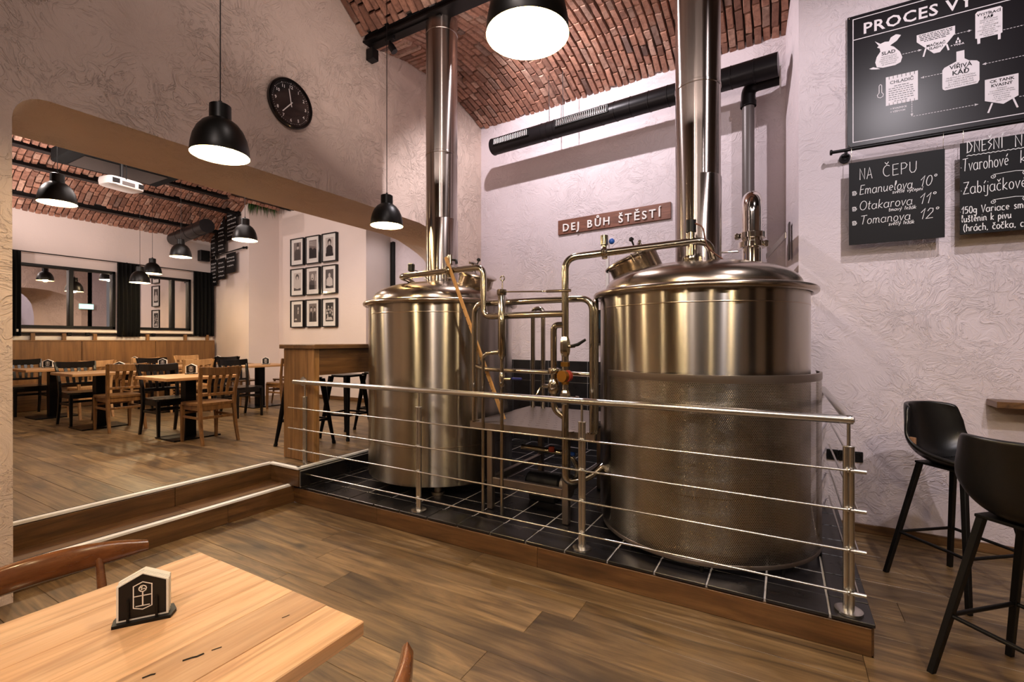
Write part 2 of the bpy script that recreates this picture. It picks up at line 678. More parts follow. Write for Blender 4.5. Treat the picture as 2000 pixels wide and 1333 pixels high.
def link(name, me, mat, parent=None, org=(0, 0, 0), **kw):
    o = bpy.data.objects.new(name, me)
    if mat is not None and len(me.materials) == 0:
        me.materials.append(M[mat] if isinstance(mat, str) else mat)
    col.objects.link(o)
    if parent is not None:
        o.parent = parent
    else:
        o.location = org
    for k, v in kw.items():
        o[k] = v
    return o


class Thing:
    """an Empty at the thing's base that parents its parts"""
    def __init__(self, name, loc, label=None, cat=None, group=None, kind=None):
        self.e = bpy.data.objects.new(name, None)
        self.e.empty_display_size = 0.1
        col.objects.link(self.e)
        self.e.location = loc
        self.o = tuple(loc)
        if label:
            self.e['label'] = label
        if cat:
            self.e['category'] = cat
        if group:
            self.e['group'] = group
        if kind:
            self.e['kind'] = kind

    def part(self, name, mb, mat, smooth=None, sub=None, **kw):
        me = mb.mesh(name, self.o, smooth)
        return link(name, me, mat, sub if sub is not None else self.e, self.o, **kw)


def tag(o, label, cat, group=None):
    o['label'] = label
    o['category'] = cat
    if group:
        o['group'] = group
    return o


def copy_tree(o, parent=None):
    c = o.copy()
    col.objects.link(c)
    if parent is not None:
        c.parent = parent
    for ch in list(o.children):
        copy_tree(ch, c)
    return c


def place(o, loc, rz=0.0, label=None, group=None):
    o.location = loc
    o.rotation_euler = (0, 0, rz)
    if label:
        o['label'] = label
    if group:
        o['group'] = group
    return o


def fillet(pts, rad, seg=5):
    pts = [Vector(p) for p in pts]
    out = [pts[0]]
    for i in range(1, len(pts) - 1):
        a, b, c = pts[i - 1], pts[i], pts[i + 1]
        d0, d1 = (a - b), (c - b)
        r = min(rad, d0.length * 0.49, d1.length * 0.49)
        p0 = b + d0.normalized() * r
        p1 = b + d1.normalized() * r
        for k in range(seg + 1):
            t = k / seg
            out.append(p0 * (1 - t) ** 2 + b * 2 * t * (1 - t) + p1 * t * t)
    out.append(pts[-1])
    return out


def arcpts(cx, cy, r, a0, a1, n):
    return [(cx + r * math.cos(R(a0 + (a1 - a0) * i / n)), cy + r * math.sin(R(a0 + (a1 - a0) * i / n))) for i in range(n + 1)]


_tc = None


def text_mesh(name, body, size, mat4, ext=0.0, bold=0.0, align='LEFT', space=1.0, shear=0.0, res=2, line=1.0):
    cu = bpy.data.curves.new(name, 'FONT')
    cu.body = body
    cu.size = size
    cu.extrude = ext
    cu.offset = bold
    cu.align_x = align
    cu.space_character = space
    cu.space_line = line
    cu.shear = shear
    cu.resolution_u = res
    o = bpy.data.objects.new(name, cu)
    col.objects.link(o)
    bpy.context.view_layer.update()
    me = bpy.data.meshes.new_from_object(o.evaluated_get(bpy.context.evaluated_depsgraph_get()))
    bpy.data.objects.remove(o)
    me.transform(mat4)
    me.materials.clear()
    me.name = name
    return me


def text(thing, name, body, size, mat4, mat, sub=None, **kw):
    me = text_mesh(name, body, size, mat4, **kw)
    me.transform(Matrix.Translation(-Vector(thing.o)))
    return link(name, me, mat, sub if sub is not None else thing.e, thing.o)


F_, H_ = 918.0, 1.51


def seen_size(p):
    """how large and how central a point is in the photograph's view (for picking the largest pieces)"""
    D = -0.5 * p[0] + 0.8660254 * p[1]
    l = 0.8660254 * p[0] + 0.5 * p[1]
    if D < 0.2:
        return -1, 0, 0
    return 1.0 / D, 1000 + F_ * l / D, 667 - F_ * (p[2] - H_) / D

# ================================================================== SETTING
def struct(name, mb, mat, parent=None, smooth=None, org=(0, 0, 0)):
    me = mb.mesh(name, org, smooth)
    o = link(name, me, mat, parent, org)
    if parent is None:
        o['kind'] = 'structure'
    return o


XL, XB = -3.85, -4.77          # faces of the thick wall on the left
Y_BEAM = 3.59


def back_y(x):
    return 5.76 - 0.096 * (x + 3.85)


# ---- thick left wall with its wide arched opening
def arch_front():
    p = [(0.91, 0.0), (0.905, 2.80)]
    p += [(0.905 + 0.15 - 0.15 * math.cos(R(a)), 2.80 + 0.16 * math.sin(R(a))) for a in (15, 30, 45, 60, 75)]
    p += [(1.06, 2.962), (2.2, 2.965), (3.4, 2.965), (4.4, 2.955), (4.55, 2.93), (4.68, 2.86), (4.78, 2.75), (4.86, 2.6), (4.90, 2.4), (4.92, 2.2), (4.92, 0.0)]
    return p


def arch_back():
    p = [(0.91, 0.0), (0.905, 2.82)]
    p += [(0.905 + 0.15 - 0.15 * math.cos(R(a)), 2.82 + 0.16 * math.sin(R(a))) for a in (15, 30, 45, 60, 75)]
    p += [(1.06, 2.985), (2.2, 2.985), (3.4, 2.98), (4.7, 2.98), (5.0, 2.95), (5.25, 2.88), (5.42, 2.82), (5.56, 2.755), (5.66, 2.66), (5.70, 2.5), (5.70, 0.0)]
    return p


wl = MB()
fr, bk = arch_front(), arch_back()
n = len(fr)
wl.v += [(XL, y, z) for y, z in fr] + [(XB, y, z) for y, z in bk]
for i in range(n - 1):
    wl.f.append((i, n + i, n + i + 1, i + 1))
out = [(5.95, 0.0), (5.95, 5.4), (-5.0, 5.4), (-5.0, 0.0)]
b = len(wl.v)
wl.v += [(XL, y, z) for y, z in out] + [(XB, y, z) for y, z in out]
# front and back faces as strips
def wall_face(off, ob, flip):
    f = []
    # left pier, over the arch, right pier
    f.append((off + 0, off + 1, ob + 2, ob + 3))
    top = list(range(off + 1, off + n - 1))
    f.append(tuple(top) + (ob + 1, ob + 2))
    f.append((off + n - 2, off + n - 1, ob + 0, ob + 1))
    for q in f:
        wl.f.append(q[::-1] if flip else q)
wall_face(0, b, True)
wall_face(n, b + 4, False)
wl.f += [(b, b + 4, b + 5, b + 1), (b + 2, b + 6, b + 7, b + 3)]
struct('wall_left', wl, 'plaster', smooth=25)

# ---- alcove back wall, right wall, and the unseen rest of the hall
mb = MB().prism([(XB, back_y(XB)), (XB, 6.3), (0.35, 6.1), (0.35, back_y(0.35))], 0.0, 5.3)
struct('wall_back', mb, 'plaster_rough')
mb = MB().prism([(0.11, 4.60), (5.0, 4.60), (5.0, 6.1), (0.02, 6.1), (0.02, 5.38)], 0.0, 5.3)
struct('wall_right', mb, 'plaster_rough')
mb = MB().box((0.5, -5.1, 2.7), (11.2, 0.2, 5.4))
struct('wall_front', mb, 'plaster')
mb = MB().box((5.1, 0.5, 2.7), (0.2, 11.2, 5.4))
struct('wall_side', mb, 'plaster')
# unseen black panels, added as dark bands for the kettles to reflect
mb = MB()
for x in (-3.0, -1.2, 1.3, 3.6):
    mb.box((x, -4.96, 1.7), (0.9, 0.08, 3.4), ch=0.02)
struct('wall_front_reflection_panel', mb, 'black_cloth')
mb = MB()
for y in (-3.6, -1.6, 0.6, 2.6):
    mb.box((4.96, y, 1.7), (0.08, 0.9, 3.4), ch=0.02)
struct('wall_side_reflection_panel', mb, 'black_cloth')
mb = MB().box((2.6, 4.592, 0.035), (4.98, 0.016, 0.07), ch=0.003)
struct('baseboard_right', mb, 'riser_oak')

# ---- dining room walls
XW = -11.4
wb = MB()
wz0, wz1 = 1.74, 2.87
for y0, y1, z0, z1 in ((-1.0, 7.4, 0.0, wz0), (-1.0, 7.4, wz1, 5.0), (-1.0, 2.70, wz0, wz1), (4.10, 4.46, wz0, wz1), (5.46, 7.4, wz0, wz1)):
    wb.box((XW - 0.15, (y0 + y1) / 2, (z0 + z1) / 2), (0.3, y1 - y0, z1 - z0))
struct('wall_window_side', wb, 'plaster_smooth')
CX, CY = -9.56, 5.69


def chalk_pt(x, off, z):
    """a point in front of the slanted pier face"""
    return Vector((x, CY - 0.152 * (x - CX) - off, z))


mb = MB().prism([(CX, CY), (CX, 6.36), (CX, 7.2), (-11.9, 7.2), (-11.9, CY + 0.152 * 2.34)], 0.34, 5.0)
struct('wall_pier', mb, 'plaster_smooth')
mb = MB().prism([(CX - 0.1, 6.36), (-6.88, 6.36), (-6.88, 7.30), (CX - 0.1, 7.30)], 0.34, 5.0)
struct('wall_picture', mb, 'plaster_smooth')
mb = MB().box((-6.0, 7.15, 2.6), (2.2, 0.3, 4.6))
struct('wall_end', mb, 'plaster_rough')
mb = MB().box((-8.1, -1.1, 2.6), (6.8, 0.2, 5.2))
struct('wall_dining_near', mb, 'plaster_smooth')
mb = MB()
mb.box((-6.80, 6.985, 1.9), (0.10, 0.05, 3.2), ch=0.006)
mb.box((-6.76, 6.97, 1.9), (0.03, 0.07, 3.2), ch=0.006)
struct('trim_1', mb, 'black_metal')
mb = MB()
mb.box((-8.2, 6.352, 0.38), (2.62, 0.016, 0.07), ch=0.003)
struct('baseboard_picture', mb, 'riser_oak')
mb = MB()
a0, a1 = chalk_pt(CX, 0.008, 0.38), chalk_pt(-11.3, 0.008, 0.38)
mb.box((a0 + a1) / 2, ((a1 - a0).length, 0.016, 0.07), rz=math.atan2(a1.y - a0.y, a1.x - a0.x), ch=0.003)
struct('baseboard_pier', mb, 'riser_oak')
mb = MB().box((-11.2, 5.0, 0.2), (0.01, 0.01, 0.01))

# windows between the dining room and the dark outside: frame, mullion, panes
for idx, (y0, y1, ym) in enumerate(((2.70, 4.10, 3.44), (4.46, 5.46, 5.11))):
    fm = MB()
    t = 0.05
    xf = XW + 0.0
    for c, s in (((xf, (y0 + y1) / 2, wz1 - t / 2), (0.09, y1 - y0, t)), ((xf, (y0 + y1) / 2, wz0 + t / 2), (0.09, y1 - y0, t)),
                 ((xf, y0 + t / 2, (wz0 + wz1) / 2), (0.09, t, wz1 - wz0)), ((xf, y1 - t / 2, (wz0 + wz1) / 2), (0.09, t, wz1 - wz0))):
        fm.box(c, s, ch=0.006)
    w = struct('window_%d' % (idx + 1), fm, 'black_metal')
    struct('mullion', MB().box((xf, ym, (wz0 + wz1) / 2), (0.085, 0.065, wz1 - wz0 - 0.02), ch=0.006), 'black_metal', w)
    for a, c in ((y0 + t, ym - 0.03), (ym + 0.03, y1 - t)):
        struct('pane', MB().box((xf - 0.03, (a + c) / 2, (wz0 + wz1) / 2), (0.012, c - a, wz1 - wz0 - 2 * t)), 'dark_glass', w)
    struct('window_sill', MB().box((xf + 0.06, (y0 + y1) / 2, wz0 - 0.05), (0.14, y1 - y0, 0.05), ch=0.008), 'sill_white', w)

# ---- floors: dark sub floor with every plank as a piece of its own
def plank_floor(name, x0, x1, y0, y1, top, pitch, length, sub, seed, cut=None, extra=()):
    rr = random.Random(seed)
    base = struct(name, sub, 'gap_dark')
    y = y0
    while y < y1 - 0.02:
        w = min(pitch, y1 - y)
        xs, xe = x0, x1
        if cut:
            xs, xe = cut(y + w / 2, x0, x1)
        x = xs - rr.random() * length
        while x < xe - 0.01:
            L = length * rr.uniform(0.8, 1.15)
            a, c = max(x, xs), min(x + L, xe)
            if c - a > 0.04:
                m = MB().box((0, 0, 0), (c - a - 0.0018, w - 0.0018, 0.02), ch=0.0012)
                pl = link('plank', m.mesh('plank'), 'floor_oak', base)
                pl.location = ((a + c) / 2, y + w / 2, top - 0.01 - rr.random() * 0.0008)
            x += L
        y += pitch
    return base


sub = MB().box((0.6, -0.2, -0.06), (9.2, 9.7, 0.08))


def cut_low(y, x0, x1):
    if y > 2.80:
        return 0.372, x1
    if y > 0.91:
        return -3.985, x1
    return XL, x1


plank_floor('floor', XL, 4.2, -0.94, 4.6, 0.0, 0.22, 1.9, sub, 3, cut_low)
sub = MB()
sub.box(((-11.7 - 4.28) / 2, 3.15, 0.15), (11.7 - 4.28, 8.4, 0.33))
sub.prism([(-4.30, 2.772), (-3.88, 2.772), (-3.88, 5.9), (-4.30, 5.9)], 0.17, 0.315)


def cut_up(y, x0, x1):
    return x0, (-3.865 if y > 2.78 else -4.275)


plank_floor('floor_dining', -11.38, -4.27, 0.36, 6.96, 0.34, 0.22, 1.9, sub, 9, cut_up)

# ---- steps
st = MB().box((-4.13, 1.85, 0.08), (0.28, 1.89, 0.15))
step = struct('stair_step', st, 'gap_dark')
step['kind'] = 'structure'
struct('tread_board', MB().box((-4.13, 1.42, 0.161), (0.278, 1.04, 0.018), ch=0.002), 'riser_oak_y', step)
struct('tread_board', MB().box((-4.13, 2.365, 0.161), (0.278, 0.845, 0.018), ch=0.002), 'riser_oak_y', step)
struct('riser_board', MB().box((-3.985, 1.55, 0.078), (0.018, 1.28, 0.155), ch=0.002), 'riser_oak_y', step)
struct('riser_board', MB().box((-3.985, 2.495, 0.078), (0.018, 0.605, 0.155), ch=0.002), 'riser_oak_y', step)
struct('upper_riser_board', MB().box((-4.272, 1.42, 0.244), (0.018, 1.02, 0.150), ch=0.002), 'riser_oak_y', step)
struct('upper_riser_board', MB().box((-4.272, 2.35, 0.244), (0.018, 0.832, 0.150), ch=0.002), 'riser_oak_y', step)
struct('return_riser_board', MB().box((-4.063, 2.763, 0.244), (0.414, 0.018, 0.150), ch=0.002), 'riser_oak', step)


def nosing(pts, z, name_parent):
    a = MB()
    g = MB()
    for i in range(len(pts) - 1):
        p, q = Vector(pts[i] + (0,)), Vector(pts[i + 1] + (0,))
        d = (q - p).normalized()
        nrm = Vector((d.y, -d.x, 0))          # outward: right-hand side of the walk direction
        c = (p + q) / 2
        rz = math.atan2(d.y, d.x)
        L = (q - p).length
        a.box((c.x + nrm.x * 0.004, c.y + nrm.y * 0.004, z - 0.007), (L + 0.008, 0.012, 0.020), rz, 0.002)
        a.box((c.x - nrm.x * 0.010, c.y - nrm.y * 0.010, z + 0.002), (L, 0.028, 0.006), rz, 0.001)
        g.box((c.x - nrm.x * 0.030, c.y - nrm.y * 0.030, z + 0.0022), (L, 0.012, 0.006), rz, 0.001)
    t = struct(name_parent, a, 'nosing_alu')
    struct('anti_slip_strip', g, 'nosing_rubber', t)
    return t


nosing([(-3.985, 0.92), (-3.985, 2.79)], 0.172, 'trim_2')
nosing([(-4.272, 0.92), (-4.272, 2.757), (-3.862, 2.757), (-3.862, 5.7)], 0.342, 'trim_3')

# ---- tiled plinth that carries the kettles
PX0, PX1, PY0, PT = -3.86, 0.372, 2.80, 0.16
pb = MB().prism([(PX0, PY0 + 0.01), (PX1 - 0.01, PY0 + 0.01), (PX1 - 0.01, 4.60), (0.10, 4.60), (0.02, 5.37), (PX0, 5.74)], 0.0, PT - 0.008)
plinth = struct('floor_plinth', pb, 'grout')
tg = random.Random(5)


def add_tile(x0, x1, y0, y1, top, th=0.018, gap=0.010):
    if x1 - x0 < 0.03 or y1 - y0 < 0.03:
        return
    m = MB().box((0, 0, 0), (x1 - x0 - gap, y1 - y0 - gap, th), ch=0.0025)
    o = link('tile', m.mesh('tile'), 'slate_tile', plinth)
    o.location = ((x0 + x1) / 2, (y0 + y1) / 2, top - th / 2)


x = 0.2
add_tile(0.2, PX1 + 0.012, PY0 - 0.012, 3.0, PT)
while x > PX0:
    add_tile(max(PX0, x - 0.285), x, PY0 - 0.012, 3.0, PT)
    x -= 0.285
y = 3.0
while y < 4.59:
    add_tile(0.2, PX1 + 0.012, y, min(y + 0.285, 4.595), PT)
    y += 0.285
# plinth floor behind the border
y = 3.0
while y < 5.6:
    x = 0.2
    while x > PX0 + 0.03:
        xa = max(PX0, x - 0.285)
        ymax = min(y + 0.285, back_y(x) - 0.01)
        add_tile(xa, min(x, 0.2), y, ymax, PT - 0.005)
        x -= 0.285
    y += 0.285
# grout joint edges show at the front as pale lines; timber boards below
for a, c in ((-3.99, -2.9), (-2.9, -1.42), (-1.42, 0.366)):
    m = MB().box(((a + c) / 2, PY0 + 0.004, 0.068), (c - a - 0.002, 0.018, 0.134), ch=0.002)
    struct('riser_board', m, 'riser_oak', plinth)
struct('riser_board', MB().box((PX1 - 0.006, 3.70, 0.068), (0.018, 1.79, 0.134), ch=0.002), 'riser_oak_y', plinth)
# black tiles on the riser between dining floor and plinth
y = 2.775
while y < 5.6:
    m = MB().box((0, 0, 0), (0.014, min(0.285, 5.68 - y) - 0.006, 0.140), ch=0.002)
    o = link('wall_tile', m.mesh('wall_tile'), 'slate_tile', plinth)
    o.location = (-3.853, y + min(0.285, 5.68 - y) / 2, 0.236)
    y += 0.285
struct('grout_backing', MB().box((-3.866, 4.22, 0.235), (0.012, 2.88, 0.155)), 'grout', plinth)

# ---- black tiles along the foot of the alcove wall
E_ = Vector((1, -0.096, 0)).normalized()
N_ = Vector((-0.096, -1, 0)).normalized()


def alcove(x, z, off=0.0):
    return Vector((x, back_y(x), z)) + N_ * off


ALC = lambda x, z, off: frame_m(alcove(x, z, off), E_, (0, 0, 1), N_)
tb = MB().add([alcove(-3.84, 0.15, 0.004), alcove(0.0, 0.15, 0.004), alcove(0.0, 1.255, 0.004), alcove(-3.84, 1.255, 0.004)], [(0, 1, 2, 3)])
back_tiles = struct('trim_4', tb, 'grout')
xx = -3.84
ang = math.atan2(E_.y, E_.x)
while xx < -0.03:
    w = min(0.285, -0.02 - xx)
    z = 0.15
    while z < 1.2:
        m = MB().box((0, 0, 0), (w - 0.006, 0.012, 0.27), ch=0.002)
        o = link('tile', m.mesh('tile'), 'slate_tile', back_tiles)
        o.location = alcove(xx + w / 2, z + 0.138, 0.008)
        o.rotation_euler = (0, 0, ang)
        z += 0.276
    xx += 0.285

# ---- brick vaults -------------------------------------------------
BV = []
for k in range(6):
    rr = random.Random(100 + k)
    m = MB()
    j = lambda s: rr.uniform(-s, s)
    t_ = [(-.5, -.5, .5), (.5, -.5, .5), (.5, .5, .5), (-.5, .5, .5)]
    mid = [(x + j(.02), y + j(.04), -0.2 + j(.1)) for x, y, z in t_]
    bot = [(x * .93 + j(.025), y * .8 + j(.06), -.5 + j(.12)) for x, y, z in t_]
    m.add(t_ + mid + bot, [(0, 3, 2, 1)[::-1]] + [(i, i + 4, (i + 1) % 4 + 4, (i + 1) % 4) for i in range(4)] +
          [(i + 4, i + 8, (i + 1) % 4 + 8, (i + 1) % 4 + 4) for i in range(4)] + [(8, 9, 10, 11)[::-1]])
    me = m.mesh('brick', smooth=50)
    me.materials.append(M['brick_clay'])
    BV.append(me)


def lay_bricks(parent, items, limit=300):
    """items: (centre, along, across, down-normal, length, width); the largest in view become pieces, the rest one joined part"""
    keep, rest = [], []
    for it in items:
        s, px, py = seen_size(it[0])
        ok = s > 0 and -30 < px < 2030 and -30 < py < 700
        (keep if ok else rest).append((s, it))
    keep.sort(key=lambda q: -q[0])
    rest = [q[1] for q in keep[limit:]] + [q[1] for q in rest]
    keep = [q[1] for q in keep[:limit]]
    rr = random.Random(17)

    def mtx(it):
        c, al, ac, up, L, W = it
        mm = frame_m(Vector(c) + Vector(up) * rr.uniform(-0.004, 0.004), Vector(al) * L, Vector(ac) * W, Vector(up) * 0.06)
        return mm
    for it in keep:
        o = bpy.data.objects.new('brick', rr.choice(BV))
        col.objects.link(o)
        o.parent = parent
        o.matrix_local = mtx(it)
    if rest:
        vs, fs, tint = [], [], []
        for it in rest:
            src = rr.choice(BV)
            mm = mtx(it)
            b = len(vs)
            for v in src.vertices:
                vs.append(tuple(mm @ v.co))
            tv = rr.random()
            tint += [tv] * len(src.vertices)
            for p in src.polygons:
                fs.append(tuple(b + i for i in p.vertices))
        me = bpy.data.meshes.new('brickwork')
        me.from_pydata(vs, [], fs)
        me.polygons.foreach_set('use_smooth', [True] * len(me.polygons))
        me.set_sharp_from_angle(angle=R(50))
        at = me.attributes.new('tint', 'FLOAT', 'POINT')
        at.data.foreach_set('value', tint)
        o = link('brickwork', me, 'brick_clay', parent)
        o['kind'] = 'stuff'


def vault_shell(fn, u0, u1, nu, nt, mb, up=0.03):
    b = len(mb.v)
    for i in range(nu + 1):
        for k in range(nt + 1):
            p = fn(u0 + (u1 - u0) * i / nu, k / nt)
            mb.v.append((p.x, p.y, p.z + up))
    for i in range(nu):
        for k in range(nt):
            a = b + i * (nt + 1) + k
            mb.f.append((a, a + nt + 1, a + nt + 2, a + 1))


def hall_bay(ya, za, yb, zb, rise):
    def fn(x, t):
        y1 = yb(x) if callable(yb) else yb
        z1 = zb(x) if callable(zb) else zb
        return Vector((x, ya + t * (y1 - ya), za + t * (z1 - za) + 4 * rise * t * (1 - t)))
    return fn


bay1 = hall_bay(3.67, 4.71, lambda x: back_y(x) + 0.02, lambda x: 4.64 - 0.02 * (x + 3.85), 0.17)
bay2 = hall_bay(3.51, 4.72, 1.27, 4.72, 0.50)
bay3 = hall_bay(1.13, 4.72, -1.07, 4.72, 0.45)
bay4 = hall_bay(-1.2, 4.72, -3.4, 4.72, 0.45)
bay5 = hall_bay(-3.5, 4.72, -5.2, 4.72, 0.35)
sh = MB()
vault_shell(bay1, XL - 0.1, 4.95, 20, 14, sh)
vault_shell(bay2, XL - 0.1, 4.95, 20, 14, sh)
for bfn in (bay3, bay4, bay5):
    vault_shell(bfn, XL - 0.1, 4.95, 6, 10, sh)
ceiling = struct('ceiling', sh, 'mortar', smooth=60)


def rings(fn, u0, u1, pitch, blen, seed, axis='x', tmin=0.0, tmax=1.0, skip=None):
    rr = random.Random(seed)
    items = []
    u = u0 + pitch / 2
    while u < u1:
        # arc length table
        N = 40
        P = [fn(u, k / N) for k in range(N + 1)]
        S = [0]
        for k in range(N):
            S.append(S[-1] + (P[k + 1] - P[k]).length)
        s = tmin * S[-1] - rr.random() * blen
        while s < S[-1] * tmax:
            L = blen * (rr.uniform(0.88, 1.08) if rr.random() > 0.3 else rr.uniform(0.45, 0.6))
            a, c = max(s, 0.0), min(s + L, S[-1])
            if c - a > 0.05:
                sc = (a + c) / 2
                k = max(i for i in range(N) if S[i] <= sc)
                f = (sc - S[k]) / max(1e-6, S[k + 1] - S[k])
                p = P[k].lerp(P[k + 1], f)
                al = (P[k + 1] - P[k]).normalized()
                ac = Vector((1, 0, 0)) if axis == 'x' else Vector((0, 1, 0))
                skew = rr.uniform(-0.03, 0.03)
                al = (al + ac * skew).normalized()
                ac = (ac - al * ac.dot(al)).normalized()
                up = al.cross(ac)
                if up.z < 0:
                    ac = -ac
                    up = -up
                if not skip or not skip(p):
                    items.append((p, al, ac, up, c - a - 0.014, pitch - 0.013 + rr.uniform(-0.005, 0.003)))
            s += L
        u += pitch
    return items


def patch(p):
    return p.x < -3.47 and p.y < 4.8


items = rings(bay1, XL, 0.55, 0.078, 0.25, 1, skip=patch)
# short courses laid crosswise beside the left wall
rr = random.Random(4)
for q in range(15):
    t0 = (3.69 + q * 0.076 - 3.67) / (back_y(-3.7) - 3.67)
    for (xa, xb) in ((XL, -3.66 + rr.uniform(-.04, .04)), (-3.66 + rr.uniform(-.02, .02), -3.47)) if q % 2 else ((XL, -3.48),):
        p = bay1((xa + xb) / 2, t0)
        al = Vector((1, rr.uniform(-.04, .04), 0)).normalized()
        tn = (bay1(-3.7, t0 + 0.01) - bay1(-3.7, t0)).normalized()
        ac = (tn - al * tn.dot(al)).normalized()
        items.append((p, al, ac, al.cross(ac), xb - xa - 0.012, 0.063))
items += rings(bay2, XL, 0.4, 0.078, 0.25, 2, tmax=0.62)
lay_bricks(ceiling, items)
# steel beams carry the vault springings
for i, (yb_, xa, xb) in enumerate(((Y_BEAM, XL, 4.98), (1.2, XL, 4.98), (-1.135, XL, 4.98), (-3.45, XL, 4.98))):
    m = MB()
    m.box(((xa + xb) / 2, yb_, 4.672), (xb - xa, 0.16, 0.02), ch=0.003)
    m.box(((xa + xb) / 2, yb_, 4.76), (xb - xa, 0.07, 0.16))
    m.box(((xa + xb) / 2, yb_ , 4.715), (xb - xa, 0.125, 0.07), ch=0.02)
    struct('ceiling_beam', m, 'beam_steel')

# dining room ceiling: vaults spring from beams that run front to back
def din_bay(xa, za, xb, zb, rise):
    def fn(y, t):
        return Vector((xa + t * (xb - xa), y, za + t * (zb - za) + 4 * rise * t * (1 - t)))
    return fn


DB = [(-11.42, 3.78, -11.04, 3.98, 0.03), (-10.96, 4.0, -10.04, 4.24, 0.17), (-9.96, 4.24, -9.14, 4.26, 0.15), (-9.06, 4.26, -7.04, 4.26, 0.28), (-6.96, 4.26, -4.75, 4.26, 0.28)]
sh = MB()
for d in DB:
    vault_shell(din_bay(*d), -1.0, 7.4, 6, 10, sh)
ceiling_d = struct('ceiling_dining', sh, 'mortar', smooth=60)
items = []
for i, d in enumerate(DB):
    y0 = 1.6 if i < 3 else 1.2
    y1 = 6.1 if i < 3 else 5.0
    it = rings(din_bay(*d), y0, y1, 0.085, 0.25, 20 + i, axis='y')
    items += it
def vis(p):
    s, px, py = seen_size(p)
    return s > 0 and -40 < px < 640
items = [q for q in items if vis(q[0])]
lay_bricks(ceiling_d, items)
for xb, z in ((-11.0, 3.93), (-10.0, 4.18), (-9.1, 4.20), (-7.0, 4.20)):
    m = MB()
    ye = 5.0 if xb > -9.5 else 6.0
    m.box((xb, (ye - 0.7) / 2, z), (0.14, ye + 0.7, 0.02), ch=0.003)
    m.box((xb, (ye - 0.7) / 2, z + 0.05), (0.09, ye + 0.7, 0.10), ch=0.02)
    struct('ceiling_beam', m, 'beam_steel')

struct('ceiling_soffit', MB().box((-7.14, 6.25, 4.62), (4.8, 2.5, 0.24)), 'plaster_smooth')

# ================================================================== KETTLES
def kettle(cx, cy, zb, ztop, label, guard=None, flue_top=5.0):
    T = Thing('brew_kettle', (cx, cy, 0.16), label, 'kettle')
    c = Matrix.Translation((cx, cy, 0))
    r = 0.70
    m = MB().lathe([(r - 0.03, zb - 0.0), (r - 0.005, zb + 0.006), (r, zb + 0.03), (r, ztop - 0.06), (r, ztop - 0.02)], 96, c)
    m.disc(r - 0.03, zb, 96, c, True)
    T.part('shell', m, 'steel_brushed', 40)
    for z in (zb + 0.34, ztop - 0.10):
        m = MB().lathe([(r + 0.0005, z - 0.004), (r + 0.002, z), (r + 0.0005, z + 0.004)], 96, c)
        T.part('weld_seam', m, 'steel_dome', 60)
    # rolled rim
    m = MB().tube([(cx + 0.728 * math.cos(2 * PI * i / 96), cy + 0.728 * math.sin(2 * PI * i / 96), ztop) for i in range(96)], 0.024, 12, closed=True)
    m.lathe([(0.74, ztop + 0.005), (0.66, ztop + 0.016)], 96, c)
    T.part('rim', m, 'steel_dome', 60)
    prof = [(0.668, 0.0), (0.665, 0.03), (0.655, 0.06), (0.635, 0.09), (0.60, 0.118), (0.55, 0.142), (0.48, 0.165), (0.40, 0.183), (0.30, 0.200), (0.20, 0.212), (0.15, 0.216)]
    m = MB().lathe([(a, ztop + 0.012 + z) for a, z in prof], 96, c)
    T.part('dome', m, 'steel_dome', 60)
    zf = ztop + 0.222
    m = MB().lathe([(0.155, zf), (0.155, flue_top)], 64, c)
    fl = T.part('flue_pipe', m, 'steel_flue', 40)
    m = MB().lathe([(0.156, zf), (0.160, zf + 0.002), (0.160, zf + 0.62), (0.156, zf + 0.625)], 64, c, R(-75), R(35))
    T.part('flue_sleeve', m, 'steel_flue', 40, sub=fl)
    for z in (3.35, 4.55):
        m = MB().lathe([(0.1555, z - 0.012), (0.159, z - 0.008), (0.159, z + 0.008), (0.1555, z + 0.012)], 64, c)
        T.part('flue_joint', m, 'steel_flue', 40, sub=fl)
    m = MB().lathe([(0.158, zf - 0.012), (0.170, zf - 0.006), (0.170, zf + 0.006), (0.158, zf + 0.012)], 64, c)
    T.part('flue_collar', m, 'rubber_black', 40, sub=fl)
    for a in (35, 125, 215, 305):
        x, y = cx + 0.52 * math.cos(R(a)), cy + 0.52 * math.sin(R(a))
        m = MB().cyl((x, y, 0.175), (x, y, zb + 0.01), 0.035, 14)
        m.cyl((x, y, 0.157), (x, y, 0.180), 0.06, 18)
        T.part('leg', m, 'steel_plate', 40)
    return T


